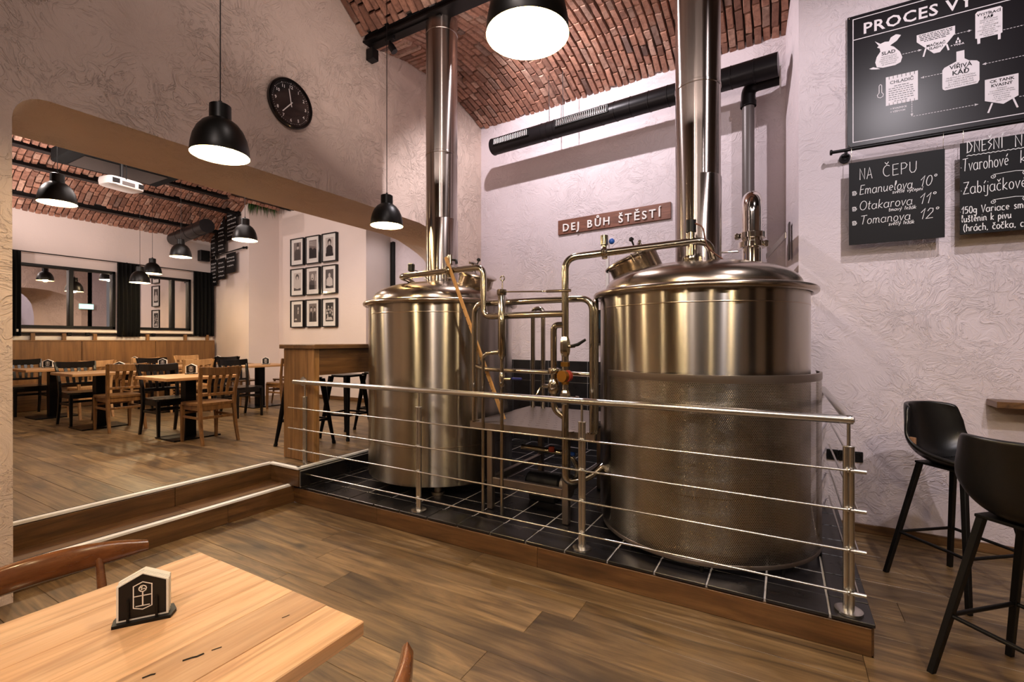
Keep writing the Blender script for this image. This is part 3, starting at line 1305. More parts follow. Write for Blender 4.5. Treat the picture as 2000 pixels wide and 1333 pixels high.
def hatch(T, c, axis, r, turn=0.0):
    """tilted manway collar with its lid on a dome; axis points out of the dome"""
    a = Vector(axis).normalized()
    x = Vector((0, 0, 1)).cross(a).normalized()
    y = a.cross(x)
    mt = frame_m(Vector(c), x, y, a)
    m = MB().lathe([(r * 0.93, -0.16), (r * 0.93, 0.0), (r * 0.98, 0.012), (r * 1.0, 0.016)], 40, mt)
    h = T.part('hatch', m, 'steel_dome', 40)
    m = MB().lathe([(r * 1.06, 0.018), (r * 1.08, 0.024), (r * 1.06, 0.034), (r * 0.9, 0.046), (0.001, 0.056)], 40, mt)
    m.disc(r * 1.06, 0.018, 40, mt, True)
    T.part('hatch_lid', m, 'steel_dome', 40, sub=h)
    m = MB().lathe([(r * 1.0, 0.0155), (r * 1.045, 0.0155), (r * 1.045, 0.0185)], 40, mt)
    T.part('hatch_seal', m, 'rubber_black', 40, sub=h)
    # hinge with its pin and the clamp on the far side
    m = MB()
    mh = mt @ Matrix.Rotation(turn, 4, 'Z')
    for s in (-0.025, 0.025):
        m.box((s, -r * 1.07, 0.005), (0.010, 0.06, 0.06), ch=0.003, mat=mh)
    m.cyl(mh @ Vector((-0.045, -r * 1.14, 0.02)), mh @ Vector((0.045, -r * 1.14, 0.02)), 0.008, 12)
    T.part('hatch_hinge', m, 'steel_pipe', 40, sub=h)
    m = MB()
    p = mt @ Vector((0, r * 0.55, 0.05))
    q = mt @ Vector((0, r * 0.50, 0.12))
    m.cyl(p, q, 0.012, 12)
    m.cyl(mt @ Vector((-0.05, r * 0.50, 0.118)), mt @ Vector((0.05, r * 0.50, 0.118)), 0.011, 10)
    T.part('hatch_handle', m, 'steel_pipe', 40, sub=h)
    m = MB()
    p = mt @ Vector((0.0, r * 0.25, 0.05))
    q = mt @ Vector((0.02, r * 0.28, 0.15))
    m.tube([p, q], [0.006, 0.007], 10)
    m.tube([q, q + a * 0.012, q + a * 0.028], [0.014, 0.02, 0.010], 12)
    T.part('hatch_knob', m, 'black_plastic', 40, sub=h)
    return h


def clamp_ring(mb, p, axis, r, w=0.022):
    a = Vector(axis).normalized()
    p = Vector(p)
    mb.tube([p - a * w, p - a * w * 0.8, p - a * w * 0.25, p + a * w * 0.25, p + a * w * 0.8, p + a * w],
            [r * 0.72, r, r * 1.08, r * 1.08, r, r * 0.72], 20)
    s = a.cross(Vector((0, 0, 1)))
    if s.length < 0.1:
        s = Vector((1, 0, 0))
    s.normalize()
    mb.box(p + s * r * 1.15, (0.024, 0.024, 0.03), ch=0.004)


K1 = kettle(-2.948, 3.706, 0.26, 1.86, 'stainless steel brewing kettle with a leaning wooden paddle, left of the two')
K2 = kettle(-0.543, 3.66, 0.24, 1.845, 'stainless steel brewing kettle wrapped in a perforated guard, right of the two')
hatch(K1, (-2.475, 3.63, 2.10), (0.33, -0.05, 1.0), 0.172, PI)
hatch(K2, (-0.985, 3.54, 2.105), (-0.42, -0.16, 1.0), 0.20, PI / 2)

# sensor fitting on the left dome
m = MB()
p = Vector((-3.09, 3.42, 2.03))
m.cyl(p - Vector((0, 0, 0.09)), p + Vector((0, 0, 0.03)), 0.026, 16)
clamp_ring(m, p + Vector((0, 0, 0.01)), (0, 0, 1), 0.045)
m.cyl(p + Vector((0, 0, 0.03)), p + Vector((0, 0, 0.15)), 0.014, 12)
f = K1.part('sensor_fitting', m, 'steel_pipe', 40)
K1.part('sensor_box', MB().box(p + Vector((0, 0, 0.185)), (0.055, 0.05, 0.075), 0.3, 0.008), 'black_plastic', None, f)
m = MB().tube(fillet([p + Vector((0.03, 0, 0.16)), p + Vector((0.09, 0.02, 0.14)), p + Vector((0.17, 0.12, 0.03)), p + Vector((0.24, 0.2, 0.03))], 0.05), 0.004, 8)
K1.part('sensor_cable', m, 'rubber_black', 60, f)
# sensor fitting and cable on the right dome
m = MB()
p = Vector((-0.535, 3.33, 2.02))
m.cyl(p - Vector((0, 0, 0.06)), p + Vector((0, 0, 0.05)), 0.032, 16)
clamp_ring(m, p + Vector((0, 0, 0.04)), (0, 0, 1), 0.05)
m.cyl(p + Vector((0, 0, 0.06)), p + Vector((0, 0, 0.22)), 0.022, 14)
f = K2.part('sensor_fitting', m, 'steel_pipe', 40)
K2.part('sensor_box', MB().cyl(p + Vector((0, 0, 0.22)), p + Vector((0, 0, 0.30)), 0.032, 16), 'black_plastic', 40, f)
m = MB().tube(fillet([p + Vector((0.03, -0.02, 0.27)), p + Vector((0.08, -0.05, 0.24)), p + Vector((0.10, -0.03, 0.10)), p + Vector((0.20, 0.05, 0.02))], 0.06), 0.005, 8)
K2.part('sensor_cable', m, 'walnut', 60, f)

# perforated guard: a steel sheet with round holes, rolled lips top and bottom
gx, gy, gr, gz0, gz1 = -0.497, 3.628, 0.712, 0.20, 1.31
GA0, GA1 = R(-178), R(12)
NG = 72
mb = MB()
uv = []
for i in range(NG + 1):
    a = GA0 + (GA1 - GA0) * i / NG
    for z in (gz0, gz1):
        mb.v.append((gx + gr * math.cos(a), gy + gr * math.sin(a), z))
        uv.append((gr * (a - GA0), z))
for i in range(NG):
    mb.f.append((2 * i, 2 * i + 2, 2 * i + 3, 2 * i + 1))
me = mb.mesh('perforated_guard', K2.o, 60, uv)
g = link('perforated_guard', me, 'perforated_steel', K2.e, K2.o)
gm = Matrix.Translation((gx, gy, 0))
m = MB()
m.lathe([(gr + 0.001, gz1 - 0.045), (gr + 0.003, gz1 - 0.04), (gr + 0.003, gz1), (gr - 0.012, gz1 + 0.002), (gr - 0.012, gz1 - 0.004)], 72, gm, GA0, GA1)
m.lathe([(gr - 0.02, gz0 - 0.002), (gr + 0.003, gz0), (gr + 0.003, gz0 + 0.022), (gr + 0.001, gz0 + 0.025)], 72, gm, GA0, GA1)
for a in (GA0, GA1):
    x, y = gx + gr * math.cos(a), gy + gr * math.sin(a)
    m.box((x, y, (gz0 + gz1) / 2), (0.008, 0.03, gz1 - gz0), a)
K2.part('guard_lip', m, 'steel_plate', 40, g)
for i in range(5):
    a = GA0 + (GA1 - GA0) * (i + 0.5) / 5
    m = MB().cyl((gx + (gr - 0.012) * math.cos(a), gy + (gr - 0.012) * math.sin(a), 0.157), (gx + (gr - 0.012) * math.cos(a), gy + (gr - 0.012) * math.sin(a), gz0 + 0.02), 0.012, 10)
    K2.part('guard_foot', m, 'black_metal', 40, g)

# chrome vent of the right kettle, bending back to the wall pipe
m = MB()
vx, vy = -0.21, 4.04
path = fillet([(vx, vy, 1.93), (vx, vy, 2.62), (vx - 0.05, 5.13, 2.62)], 0.13, 10)
m.tube(path, 0.068, 28)
v = K2.part('vent_pipe', m, 'chrome', 50)
m = MB()
for z in (2.245, 2.315):
    m.tube([(vx, vy, z - 0.024), (vx, vy, z - 0.02), (vx, vy, z + 0.02), (vx, vy, z + 0.024)], [0.088, 0.097, 0.097, 0.088], 32)
m.tube([(vx, vy, 2.265), (vx, vy, 2.295)], [0.078, 0.078], 28)
for s in (1, -1):
    m.box((vx - 0.10 * s, vy - 0.05, 2.245 + 0.035 * s + 0.03), (0.03, 0.03, 0.05), ch=0.006)
m.cyl((vx - 0.09, vy - 0.03, 2.20), (vx - 0.27, vy - 0.10, 2.195), 0.008, 10)
K2.part('vent_valve', m, 'chrome', 40, v)
m = MB().tube([(vx - 0.26, vy - 0.096, 2.195), (vx - 0.268, vy - 0.10, 2.195), (vx - 0.29, vy - 0.107, 2.194), (vx - 0.312, vy - 0.115, 2.193), (vx - 0.318, vy - 0.118, 2.193)], [0.006, 0.022, 0.03, 0.022, 0.006], 16)
K2.part('valve_knob', m, 'blue_plastic', 60, v)

# ================================================================== PIPEWORK BETWEEN THE KETTLES
PW = Thing('brewing_pipework', (-1.7, 3.08, 0.16), 'stainless steel pipework with valves and a red gauge joining both kettles', 'pipework')
rp = 0.025
P1x, P1y = -1.34, 3.075
main = fillet([(P1x, P1y, 0.62), (P1x, P1y, 2.10), (-0.43, 3.36, 2.185), (-0.40, 3.46, 2.02)], 0.09, 8)
PW.part('riser_pipe', MB().tube(main, rp, 16), 'steel_pipe', 60)
PW.part('elbow_pipe', MB().tube(fillet([(P1x, P1y, 0.64), (P1x, P1y, 0.50), (P1x + 0.12, P1y + 0.12, 0.52), (P1x + 0.2, P1y + 0.25, 0.6)], 0.07, 6), rp, 16), 'steel_pipe', 60)
cross = fillet([(P1x, P1y, 1.705), (-2.065, 3.125, 1.705), (-2.065, 3.125, 2.10), (-2.97, 3.13, 2.085), (-2.99, 3.30, 2.075), (-2.96, 3.40, 1.96)], 0.075, 7)
PW.part('cross_pipe', MB().tube(cross, rp, 16), 'steel_pipe', 60)
# branch with its two valves
br = fillet([(P1x, P1y, 1.625), (P1x - 0.085, P1y - 0.01, 1.625), (P1x - 0.085, P1y - 0.01, 1.02), (P1x, P1y, 0.965)], 0.075, 7)
PW.part('branch_pipe', MB().tube(br, rp * 0.92, 16), 'steel_pipe', 60)
bx, by = P1x - 0.085, P1y - 0.01
m = MB()
clamp_ring(m, (bx, by, 1.295), (0, 0, 1), 0.040)
m.tube([(bx, by, 1.13), (bx, by, 1.14), (bx, by, 1.165), (bx, by, 1.20), (bx, by, 1.225), (bx, by, 1.24)], [0.028, 0.036, 0.042, 0.042, 0.036, 0.028], 14)
m.cyl((bx - 0.03, by, 1.185), (bx - 0.085, by - 0.01, 1.185), 0.014, 10)
m.tube([(bx - 0.08, by - 0.01, 1.19), (bx - 0.09, by - 0.03, 1.17), (bx - 0.13, by - 0.05, 1.09)], [0.009, 0.010, 0.007], 8)
PW.part('branch_valve', m, 'steel_pipe', 40)
m = MB()
m.tube([(P1x, P1y, 1.40), (P1x, P1y, 1.42), (P1x, P1y, 1.44), (P1x, P1y, 1.50), (P1x, P1y, 1.52), (P1x, P1y, 1.54)], [0.026, 0.034, 0.038, 0.038, 0.032, 0.026], 8)
m.cyl((P1x + 0.02, P1y, 1.47), (P1x + 0.075, P1y - 0.012, 1.475), 0.013, 10)
vv = PW.part('ball_valve', m, 'steel_pipe', 30)
m = MB().tube([(P1x + 0.06, P1y - 0.03, 1.475), (P1x + 0.11, P1y - 0.035, 1.485), (P1x + 0.165, P1y - 0.03, 1.52)], [0.010, 0.012, 0.009], 10)
PW.part('valve_lever', m, 'black_plastic', 60, vv)
m = MB()
m.tube([(P1x, P1y, 1.31), (P1x, P1y, 1.325), (P1x, P1y, 1.33), (P1x, P1y, 1.36), (P1x, P1y, 1.365), (P1x, P1y, 1.40)], [0.020, 0.020, 0.032, 0.032, 0.022, 0.022], 6)
m.tube([(P1x, P1y, 1.18), (P1x, P1y, 1.22), (P1x, P1y, 1.25), (P1x, P1y, 1.30)], [0.020, 0.030, 0.034, 0.022], 10)
m.cyl((P1x - 0.004, P1y - 0.055, 1.262), (P1x + 0.004, P1y - 0.02, 1.262), 0.041, 24)
bv = PW.part('brass_regulator', m, 'brass', 40)
m = MB().cyl((P1x + 0.010, P1y - 0.018, 1.262), (P1x + 0.016, P1y + 0.012, 1.262), 0.043, 24)
PW.part('regulator_cap', m, 'red_plastic', 40, bv)
m = MB()
m.tube([(P1x, P1y, 1.06), (P1x, P1y, 1.075), (P1x, P1y, 1.09), (P1x, P1y, 1.13), (P1x, P1y, 1.145), (P1x, P1y, 1.16)], [0.027, 0.034, 0.038, 0.038, 0.034, 0.027], 8)
m.cyl((P1x + 0.02, P1y - 0.005, 1.11), (P1x + 0.10, P1y - 0.02, 1.105), 0.012, 10)
m.cyl((P1x + 0.095, P1y - 0.02, 1.085), (P1x + 0.10, P1y - 0.02, 1.125), 0.014, 10)
PW.part('drain_valve', m, 'steel_pipe', 30)
# valve with blue knob on the pipe that runs over the right kettle
q = Vector((-1.08, 3.156, 2.124))
m = MB()
clamp_ring(m, q, (1, 0.31, 0.09), 0.042)
m.tube([q, q + Vector((0, 0, 0.05)), q + Vector((0, 0, 0.055)), q + Vector((0, 0, 0.12))], [0.018, 0.018, 0.027, 0.027], 12)
vv = PW.part('pipe_valve', m, 'steel_pipe', 40)
m = MB().tube([q + Vector((0.035, 0, 0.075)), q + Vector((0.045, 0, 0.075)), q + Vector((0.06, 0, 0.075)), q + Vector((0.072, 0, 0.075))], [0.008, 0.02, 0.02, 0.008], 14)
PW.part('valve_knob', m, 'blue_plastic', 60, vv)
q = Vector((-2.40, 3.127, 2.094))
m = MB()
clamp_ring(m, q, (1, 0, 0), 0.048, 0.028)
m.tube([q, q + Vector((0, 0, 0.05)), q + Vector((0, 0, 0.055)), q + Vector((0.0, 0, 0.13))], [0.018, 0.018, 0.024, 0.024], 12)
m.tube([q + Vector((0, 0, -0.01)), q + Vector((0, 0, -0.06))], [0.03, 0.024], 12)
vv = PW.part('pipe_valve', m, 'steel_pipe', 40)
m = MB().tube([q + Vector((0.02, 0, 0.09)), q + Vector((0.07, -0.01, 0.08)), q + Vector((0.075, -0.01, 0.05))], [0.008, 0.012, 0.012], 10)
PW.part('valve_knob', m, 'black_plastic', 60, vv)
# sight tube with its ring, thin drain pipe and the thin rod across
sx, sy = -1.862, 3.07
m = MB().tube([(sx, sy, 0.17), (sx, sy, 1.36), (sx, sy, 1.38), (sx, sy, 1.40), (sx, sy, 1.86), (sx, sy, 1.865)], [0.014, 0.014, 0.016, 0.030, 0.030, 0.026], 18)
m.tube([(sx, sy, 1.862), (sx, sy, 1.87), (sx, sy, 1.90), (sx, sy, 1.905)], [0.034, 0.038, 0.038, 0.03], 18)
sg = PW.part('sight_tube', m, 'steel_pipe', 40)
m = MB().tube([(sx + 0.005, sy, 1.90), (sx + 0.005, sy, 1.97)], 0.005, 8)
m.tube([(sx + 0.005 + 0.018 * math.cos(2 * PI * i / 16), sy, 1.988 + 0.018 * math.sin(2 * PI * i / 16)) for i in range(16)], 0.005, 8, closed=True)
PW.part('lifting_ring', m, 'steel_pipe', 60, sg)
m = MB().tube(fillet([(-2.02, 3.05, 0.17), (-2.02, 3.05, 1.41), (-1.88, 3.065, 1.425)], 0.05, 6), 0.0135, 12)
m.cyl((-1.945, 3.058, 1.42), (-1.885, 3.066, 1.425), 0.018, 8)
PW.part('drain_pipe', m, 'steel_pipe', 60)
m = MB().tube([(sx + 0.02, sy, 1.885), (P1x - 0.14, P1y - 0.02, 1.868), (P1x - 0.135, P1y - 0.02, 1.868), (P1x + 0.05, P1y - 0.02, 1.864)], [0.006, 0.006, 0.011, 0.011], 10)
PW.part('spray_rod', m, 'steel_pipe', 50)
m = MB()
m.tube([(sx, sy, 1.16), (sx, sy, 1.18), (sx, sy, 1.25), (sx, sy, 1.27)], [0.016, 0.024, 0.024, 0.016], 10)
m.cyl((sx + 0.01, sy, 1.22), (sx + 0.08, sy, 1.222), 0.010, 8)
vv = PW.part('sight_valve', m, 'steel_pipe', 40)
m = MB().box((sx + 0.13, sy + 0.0, 1.226), (0.09, 0.016, 0.020), 0, 0.006)
PW.part('valve_lever', m, 'navy_plastic', None, vv)

# ================================================================== WORK PLATFORM
WP = Thing('work_platform', (-1.68, 3.6, 0.16), 'low steel work platform with tubular guard hoops between the two kettles', 'platform')
def deck_poly():
    L, Rr = [], []
    N = 16
    for i in range(N + 1):
        y = 3.15 + (4.20 - 3.15) * i / N
        xl, xr = -2.215, -1.15
        d = 0.755 ** 2 - (y - 3.706) ** 2
        if d > 0:
            xl = max(xl, -2.948 + math.sqrt(d))
        d = 0.79 ** 2 - (y - 3.64) ** 2
        if d > 0:
            xr = min(xr, -0.505 - math.sqrt(d))
        L.append((xl, y))
        Rr.append((xr, y))
    return Rr + L[::-1]
dk = deck_poly()
m = MB().prism(dk, 0.80, 0.855)
d_ = WP.part('deck', m, 'steel_plate', 25)
m = MB()
for i in range(11):
    for k in range(10):
        x = -2.02 + i * 0.075 + (0.037 if k % 2 else 0)
        y = 3.24 + k * 0.09
        m.box((x, y, 0.8555), (0.030, 0.008, 0.002), 0.78 if (i + k) % 2 else -0.78, 0.0008)
t_ = WP.part('tread_pattern', m, 'steel_plate', None, d_)
t_['kind'] = 'stuff'
for lx, ly in ((-2.05, 3.21), (-1.39, 3.21), (-2.05, 4.12), (-1.45, 4.12)):
    WP.part('leg', MB().box((lx, ly, 0.48), (0.05, 0.05, 0.642), 0, 0.004), 'steel_plate')
for c, s in (((-1.72, 3.21, 0.385), (0.61, 0.04, 0.06)), ((-2.05, 3.66, 0.385), (0.04, 0.86, 0.06)), ((-1.42, 3.66, 0.385), (0.04, 0.86, 0.06))):
    WP.part('brace', MB().box(c, s, 0, 0.004), 'steel_plate')
WP.part('guard_hoop', MB().tube(fillet([(-2.19, 3.18, 0.85), (-2.19, 3.18, 1.815), (-1.175, 3.18, 1.815), (-1.175, 3.18, 0.80)], 0.10, 8), 0.024, 16), 'steel_pipe', 60)
m = MB().tube([(-2.18, 3.18, 1.31), (-2.15, 3.18, 1.30), (-2.10, 3.18, 1.285), (-1.95, 3.18, 1.28), (-1.19, 3.18, 1.27)], [0.015, 0.020, 0.017, 0.0165, 0.0165], 12)
WP.part('mid_rail', m, 'steel_pipe', 60)
WP.part('guard_hoop', MB().tube(fillet([(-2.145, 4.13, 0.85), (-2.145, 4.13, 1.83), (-2.03, 4.125, 1.83), (-2.03, 4.125, 0.85)], 0.056, 8), 0.022, 14), 'steel_pipe', 60)
WP.part('guard_hoop', MB().tube(fillet([(-1.195, 3.30, 0.85), (-1.195, 3.30, 1.815), (-1.36, 3.72, 1.815), (-1.36, 3.72, 0.85)], 0.10, 8), 0.022, 14), 'steel_pipe', 60)
for x, y in ((-2.19, 3.18), (-1.175, 3.18), (P1x, 3.14)):
    m = MB().cyl((x, y, 0.853), (x, y, 0.862), 0.04, 18)
    WP.part('floor_flange', m, 'steel_pipe', 40)

# wooden paddle leaning over the cross pipe
a0, a1 = Vector((-1.985, 3.305, 0.870)), Vector((-2.405, 3.075, 2.20))
d = (a1 - a0).normalized()
ax = Vector((0.9, -0.4, 0)).normalized()
ax = (ax - d * ax.dot(d)).normalized()
ay = d.cross(ax)
m = MB().rect_loft([(a0, 0.044, 0.014), ((a0 + a1) / 2, 0.042, 0.014), (a1, 0.036, 0.014)], ax, ay)
pd = m.build('measuring_stick', 'paddle_wood', None, (-1.985, 3.305, 0.86))
tag(pd, 'long notched wooden stick leaning against the left kettle pipe', 'stick')
m = MB()
for k in range(11):
    c = a0.lerp(a1, 0.18 + 0.05 * k) - ay * 0.0072 - ax * 0.012
    m.rect_loft([(c - ax * 0.008, 0.006, 0.002), (c + ax * 0.008, 0.006, 0.002)], d, ay)
link('notch_mark', m.mesh('notch_mark', (-1.985, 3.305, 0.86)), 'print_black', pd)

# transfer pump with hoses under the platform
PU = Thing('transfer_pump', (-1.70, 3.62, 0.16), 'small dark pump with red and blue valve grips under the work platform', 'pump')
PU.part('motor', MB().tube([(-1.92, 3.62, 0.30), (-1.90, 3.62, 0.30), (-1.62, 3.62, 0.30), (-1.60, 3.62, 0.30)], [0.07, 0.09, 0.09, 0.07], 24), 'black_metal', 40)
PU.part('pump_head', MB().tube([(-1.60, 3.62, 0.30), (-1.59, 3.62, 0.30), (-1.53, 3.62, 0.30), (-1.52, 3.62, 0.30)], [0.06, 0.10, 0.10, 0.05], 24), 'steel_plate', 40)
PU.part('foot', MB().box((-1.76, 3.62, 0.185), (0.24, 0.16, 0.05), 0, 0.006), 'black_metal')
PU.part('hose', MB().tube(fillet([(-1.53, 3.62, 0.32), (-1.44, 3.60, 0.42), (-1.50, 3.58, 0.58), (-1.95, 3.55, 0.60)], 0.1, 6), 0.024, 14), 'steel_pipe', 60)
PU.part('valve_grip', MB().box((-1.66, 3.53, 0.615), (0.05, 0.02, 0.05), 0.2, 0.006), 'red_plastic')
PU.part('valve_grip', MB().box((-1.50, 3.535, 0.595), (0.09, 0.02, 0.03), 0.1, 0.006), 'blue_plastic')

# ================================================================== SAFETY RAILING
RY = 2.868
RA = Thing('safety_railing', (0.28, RY, 0.16), 'brushed steel railing with four thin bars around the tiled plinth', 'railing')
RA.part('handrail', MB().tube([(-4.085, RY, 1.118), (-4.08, RY, 1.118), (0.296, RY, 1.118), (0.30, RY, 1.118)], [0.012, 0.0215, 0.0215, 0.0215], 18), 'steel_rail', 40)
RA.part('handrail', MB().tube([(0.282, RY + 0.004, 1.118), (0.282, 4.598, 1.118)], 0.0215, 18), 'steel_rail', 40)
RA.part('corner_joint', MB().box((0.284, RY + 0.002, 1.118), (0.045, 0.045, 0.043), 0, 0.012), 'steel_rail', 50)
for px in (-3.915, -2.512, -1.132, 0.282):
    m = MB()
    for s in (-0.0115, 0.0115):
        m.cyl((px + s, RY, 0.16), (px + s, RY, 0.985), 0.0135, 14)
    m.cyl((px, RY, 0.975), (px, RY, 1.10), 0.008, 12)
    m.box((px, RY, 0.984), (0.05, 0.028, 0.006), 0, 0.002)
    po = RA.part('post', m, 'steel_rail', 40)
    m = MB().tube([(px, RY, 0.1605), (px, RY, 0.164), (px, RY, 0.172), (px, RY, 0.176)], [0.060, 0.061, 0.061, 0.045], 32)
    RA.part('base_flange', m, 'steel_rail', 40, po)
    m = MB()
    for z in (0.265, 0.475, 0.675, 0.870):
        m.cyl((px, RY - 0.030, z), (px, RY + 0.01, z), 0.0105, 12)
        m.box((px, RY - 0.026, z), (0.022, 0.014, 0.020), 0.5, 0.004)
    RA.part('bar_clamp', m, 'steel_rail', 40, po)
for z in (0.265, 0.475, 0.675, 0.870):
    RA.part('bar', MB().tube([(-4.13, RY - 0.026, z), (0.345, RY - 0.026, z)], 0.0062, 10), 'steel_rail', 60)
    RA.part('bar', MB().tube([(0.318, RY - 0.01, z), (0.318, 4.55, z)], 0.0062, 10), 'steel_rail', 60)
    RA.part('bar_end', MB().tube([(0.30, RY - 0.026, z), (0.35, RY - 0.026, z)], 0.011, 12), 'steel_rail', 60)
m = MB().tube([(-4.02, RY, 1.118), (-4.02, RY + 0.05, 1.118), (-4.02, 2.925, 1.118)], [0.012, 0.012, 0.012], 12)
m.tube([(-4.02, 2.918, 1.118), (-4.02, 2.926, 1.118), (-4.02, 2.931, 1.118)], [0.042, 0.046, 0.046], 28)
RA.part('wall_bracket', m, 'steel_rail', 40)

# ================================================================== DUCTS AND PIPES OF THE ALCOVE
DU = Thing('ventilation_duct', alcove(-1.6, 4.07, 0.45), 'long black round ventilation duct with grilles across the alcove wall', 'duct')
d0, d1 = alcove(-3.28, 4.073, 0.45), alcove(0.0, 4.06, 0.42)
dd = (d1 - d0).normalized()
m = MB().tube([d0, d0 + dd * 0.004, d1], [0.098, 0.104, 0.104], 36)
DU.part('duct_tube', m, 'duct_paint', 50)
L_ = (d1 - d0).length
for s in (0.012, 0.78, 0.86, 0.95, 1.55, 1.72, 1.9, 2.1, 2.3, 2.5, 2.7, 2.9, 3.1):
    c = d0 + dd * s
    m = MB().tube([c - dd * 0.006, c - dd * 0.004, c + dd * 0.004, c + dd * 0.006], [0.104, 0.1075, 0.1075, 0.104], 36)
    DU.part('duct_seam', m, 'duct_paint', 50)
side = Vector((0, 0, 1)).cross(dd).normalized()
if side.y > 0:
    side = -side
outv = (side * 1.0 + Vector((0, 0, 0.10))).normalized()
for s0, s1 in ((0.08, 0.62), (1.00, 1.66)):
    ctr = d0 + dd * (s0 + s1) / 2 + outv * 0.100
    tn = dd.cross(outv)
    fm = frame_m(ctr, dd, tn, outv)
    w = s1 - s0
    m = MB()
    m.box((0, 0.040, 0.006), (w, 0.012, 0.014), ch=0.002, mat=fm)
    m.box((0, -0.040, 0.006), (w, 0.012, 0.014), ch=0.002, mat=fm)
    m.box((-w / 2, 0, 0.006), (0.012, 0.09, 0.014), ch=0.002, mat=fm)
    m.box((w / 2, 0, 0.006), (0.012, 0.09, 0.014), ch=0.002, mat=fm)
    g = DU.part('grille', m, 'black_metal', None)
    for k in range(int(w / 0.026)):
        DU.part('slat', MB().box((-w / 2 + 0.02 + k * 0.026, 0, 0.010), (0.004, 0.072, 0.014), ch=0.001, mat=fm), 'white_plastic', None, g)
for k, s in enumerate((0.86, 1.05)):
    c = d0 + dd * s
    m = MB().tube([c + Vector((0, 0.0, 0.100)), c + Vector((0, -0.02, 0.66))], 0.0035, 6)
    DU.part('suspension_wire', m, 'black_metal', 60)

VP = Thing('vent_stack', alcove(-0.30, 3.3, 0.2), 'grey wall pipe with a black elbow right of the tall flue', 'pipe')
b0 = alcove(-0.285, 2.50, 0.19)
b1 = alcove(-0.285, 3.86, 0.19)
VP.part('stack_pipe', MB().tube([b0, b1], 0.056, 28), 'conduit_grey', 50)
e0, e1, e2 = alcove(-0.285, 3.84, 0.19), alcove(-0.285, 4.045, 0.19), alcove(-0.01, 4.045, 0.19)
VP.part('elbow', MB().tube(fillet([e0, e1, e2], 0.11, 10), 0.066, 28), 'duct_paint', 50)
VP.part('socket_ring', MB().tube([e0, e0 + Vector((0, 0, 0.002)), e0 + Vector((0, 0, 0.05)), e0 + Vector((0, 0, 0.052))], [0.066, 0.073, 0.073, 0.066], 28), 'duct_paint', 50)
m = MB().box(alcove(-0.008, 4.03, 0.19), (0.014, 0.16, 0.22), 0, 0.002)
VP.part('wall_plate', m, 'white_plastic')
VP.part('lower_elbow', MB().tube(fillet([alcove(-0.285, 2.52, 0.19), alcove(-0.285, 2.38, 0.19), alcove(-0.285, 2.36, 0.02)], 0.08, 6), 0.05, 20), 'conduit_grey', 50)
BK = Thing('pipe_bracket', (0.02, 4.95, 2.35), 'dark steel bracket plate on the reveal beside the chrome vent', 'bracket')
BK.part('plate', MB().box((0.045, 4.98, 2.42), (0.012, 0.09, 0.34), 0.1, 0.003), 'conduit_grey')
BK.part('arm', MB().box((-0.06, 4.52, 2.30), (0.012, 0.94, 0.05), 0.16, 0.003), 'steel_plate')
m = MB().tube(fillet([(-0.13, 4.12, 2.02), (-0.06, 4.2, 2.10), (0.02, 4.75, 2.10), (0.04, 4.9, 1.9)], 0.06, 6), 0.018, 12)
BK.part('strut', m, 'conduit_grey', 60)

# wooden sign with raised white letters
SG = Thing('wooden_sign', alcove(-1.82, 2.985, 0.02), 'dark walnut board with raised white letters DEJ BŮH ŠTĚSTÍ', 'sign')
sm = ALC(-1.82, 2.985, 0.004)
SG.part('board', MB().box((0, 0, 0.010), (1.455, 0.187, 0.022), ch=0.002, mat=sm), 'walnut')
fm = ALC(-1.82, 2.985, 0.025)
xs = -0.655
letters = 'DEJ BŮH ŠTĚSTÍ'
me = text_mesh('letters', letters, 0.1, Matrix.Identity(4), space=1.2)
wid = max(v.co.x for v in me.vertices) - min(v.co.x for v in me.vertices)
SZ = 0.121
pos = []
# place the letters one by one, so that each is its own piece
def adv(ch):
    if ch == ' ':
        return 0.45
    mm_ = text_mesh('l', ch, 1.0, Matrix.Identity(4))
    x_ = [v.co.x for v in mm_.vertices]
    return max(x_)
tot = sum(adv(c) + 0.20 for c in letters) - 0.20
sc_ = 1.275 / tot
x = -0.655
for ch in letters:
    if ch != ' ':
        me = text_mesh('letter', ch, sc_ * 1.0, fm @ Matrix.Translation((x, -0.058, 0.008)), ext=0.008, bold=0.0016, res=3)
        me.transform(Matrix.Translation(-Vector(SG.o)))
        link('letter', me, 'white_paint', SG.e, SG.o)
    x += (adv(ch) + 0.20) * sc_

# control panel and cable trunking on the alcove wall
CP = Thing('control_panel', alcove(-1.95, 1.69, 0.05), 'slim control box with small lit screen behind the right kettle', 'panel')
cm = ALC(-1.93, 1.69, 0.05)
CP.part('housing', MB().box((0, 0, 0), (0.24, 0.40, 0.09), ch=0.006, mat=cm), 'duct_paint')
s_ = CP.part('screen', MB().box((-0.03, 0.06, 0.047), (0.15, 0.18, 0.004), mat=cm), 'screen_face')
CP.part('rocker', MB().box((-0.06, -0.11, 0.048), (0.04, 0.05, 0.008), ch=0.002, mat=cm), 'white_plastic')
tr = MB().box((0, 0, 0.012), (0.035, 0.62, 0.024), ch=0.003, mat=ALC(-1.86, 2.42, 0.0))
tag(tr.build('cable_trunking', 'white_plastic', None, alcove(-1.86, 2.1, 0.0)), 'thin white vertical cable trunking on the alcove wall', 'trunking')

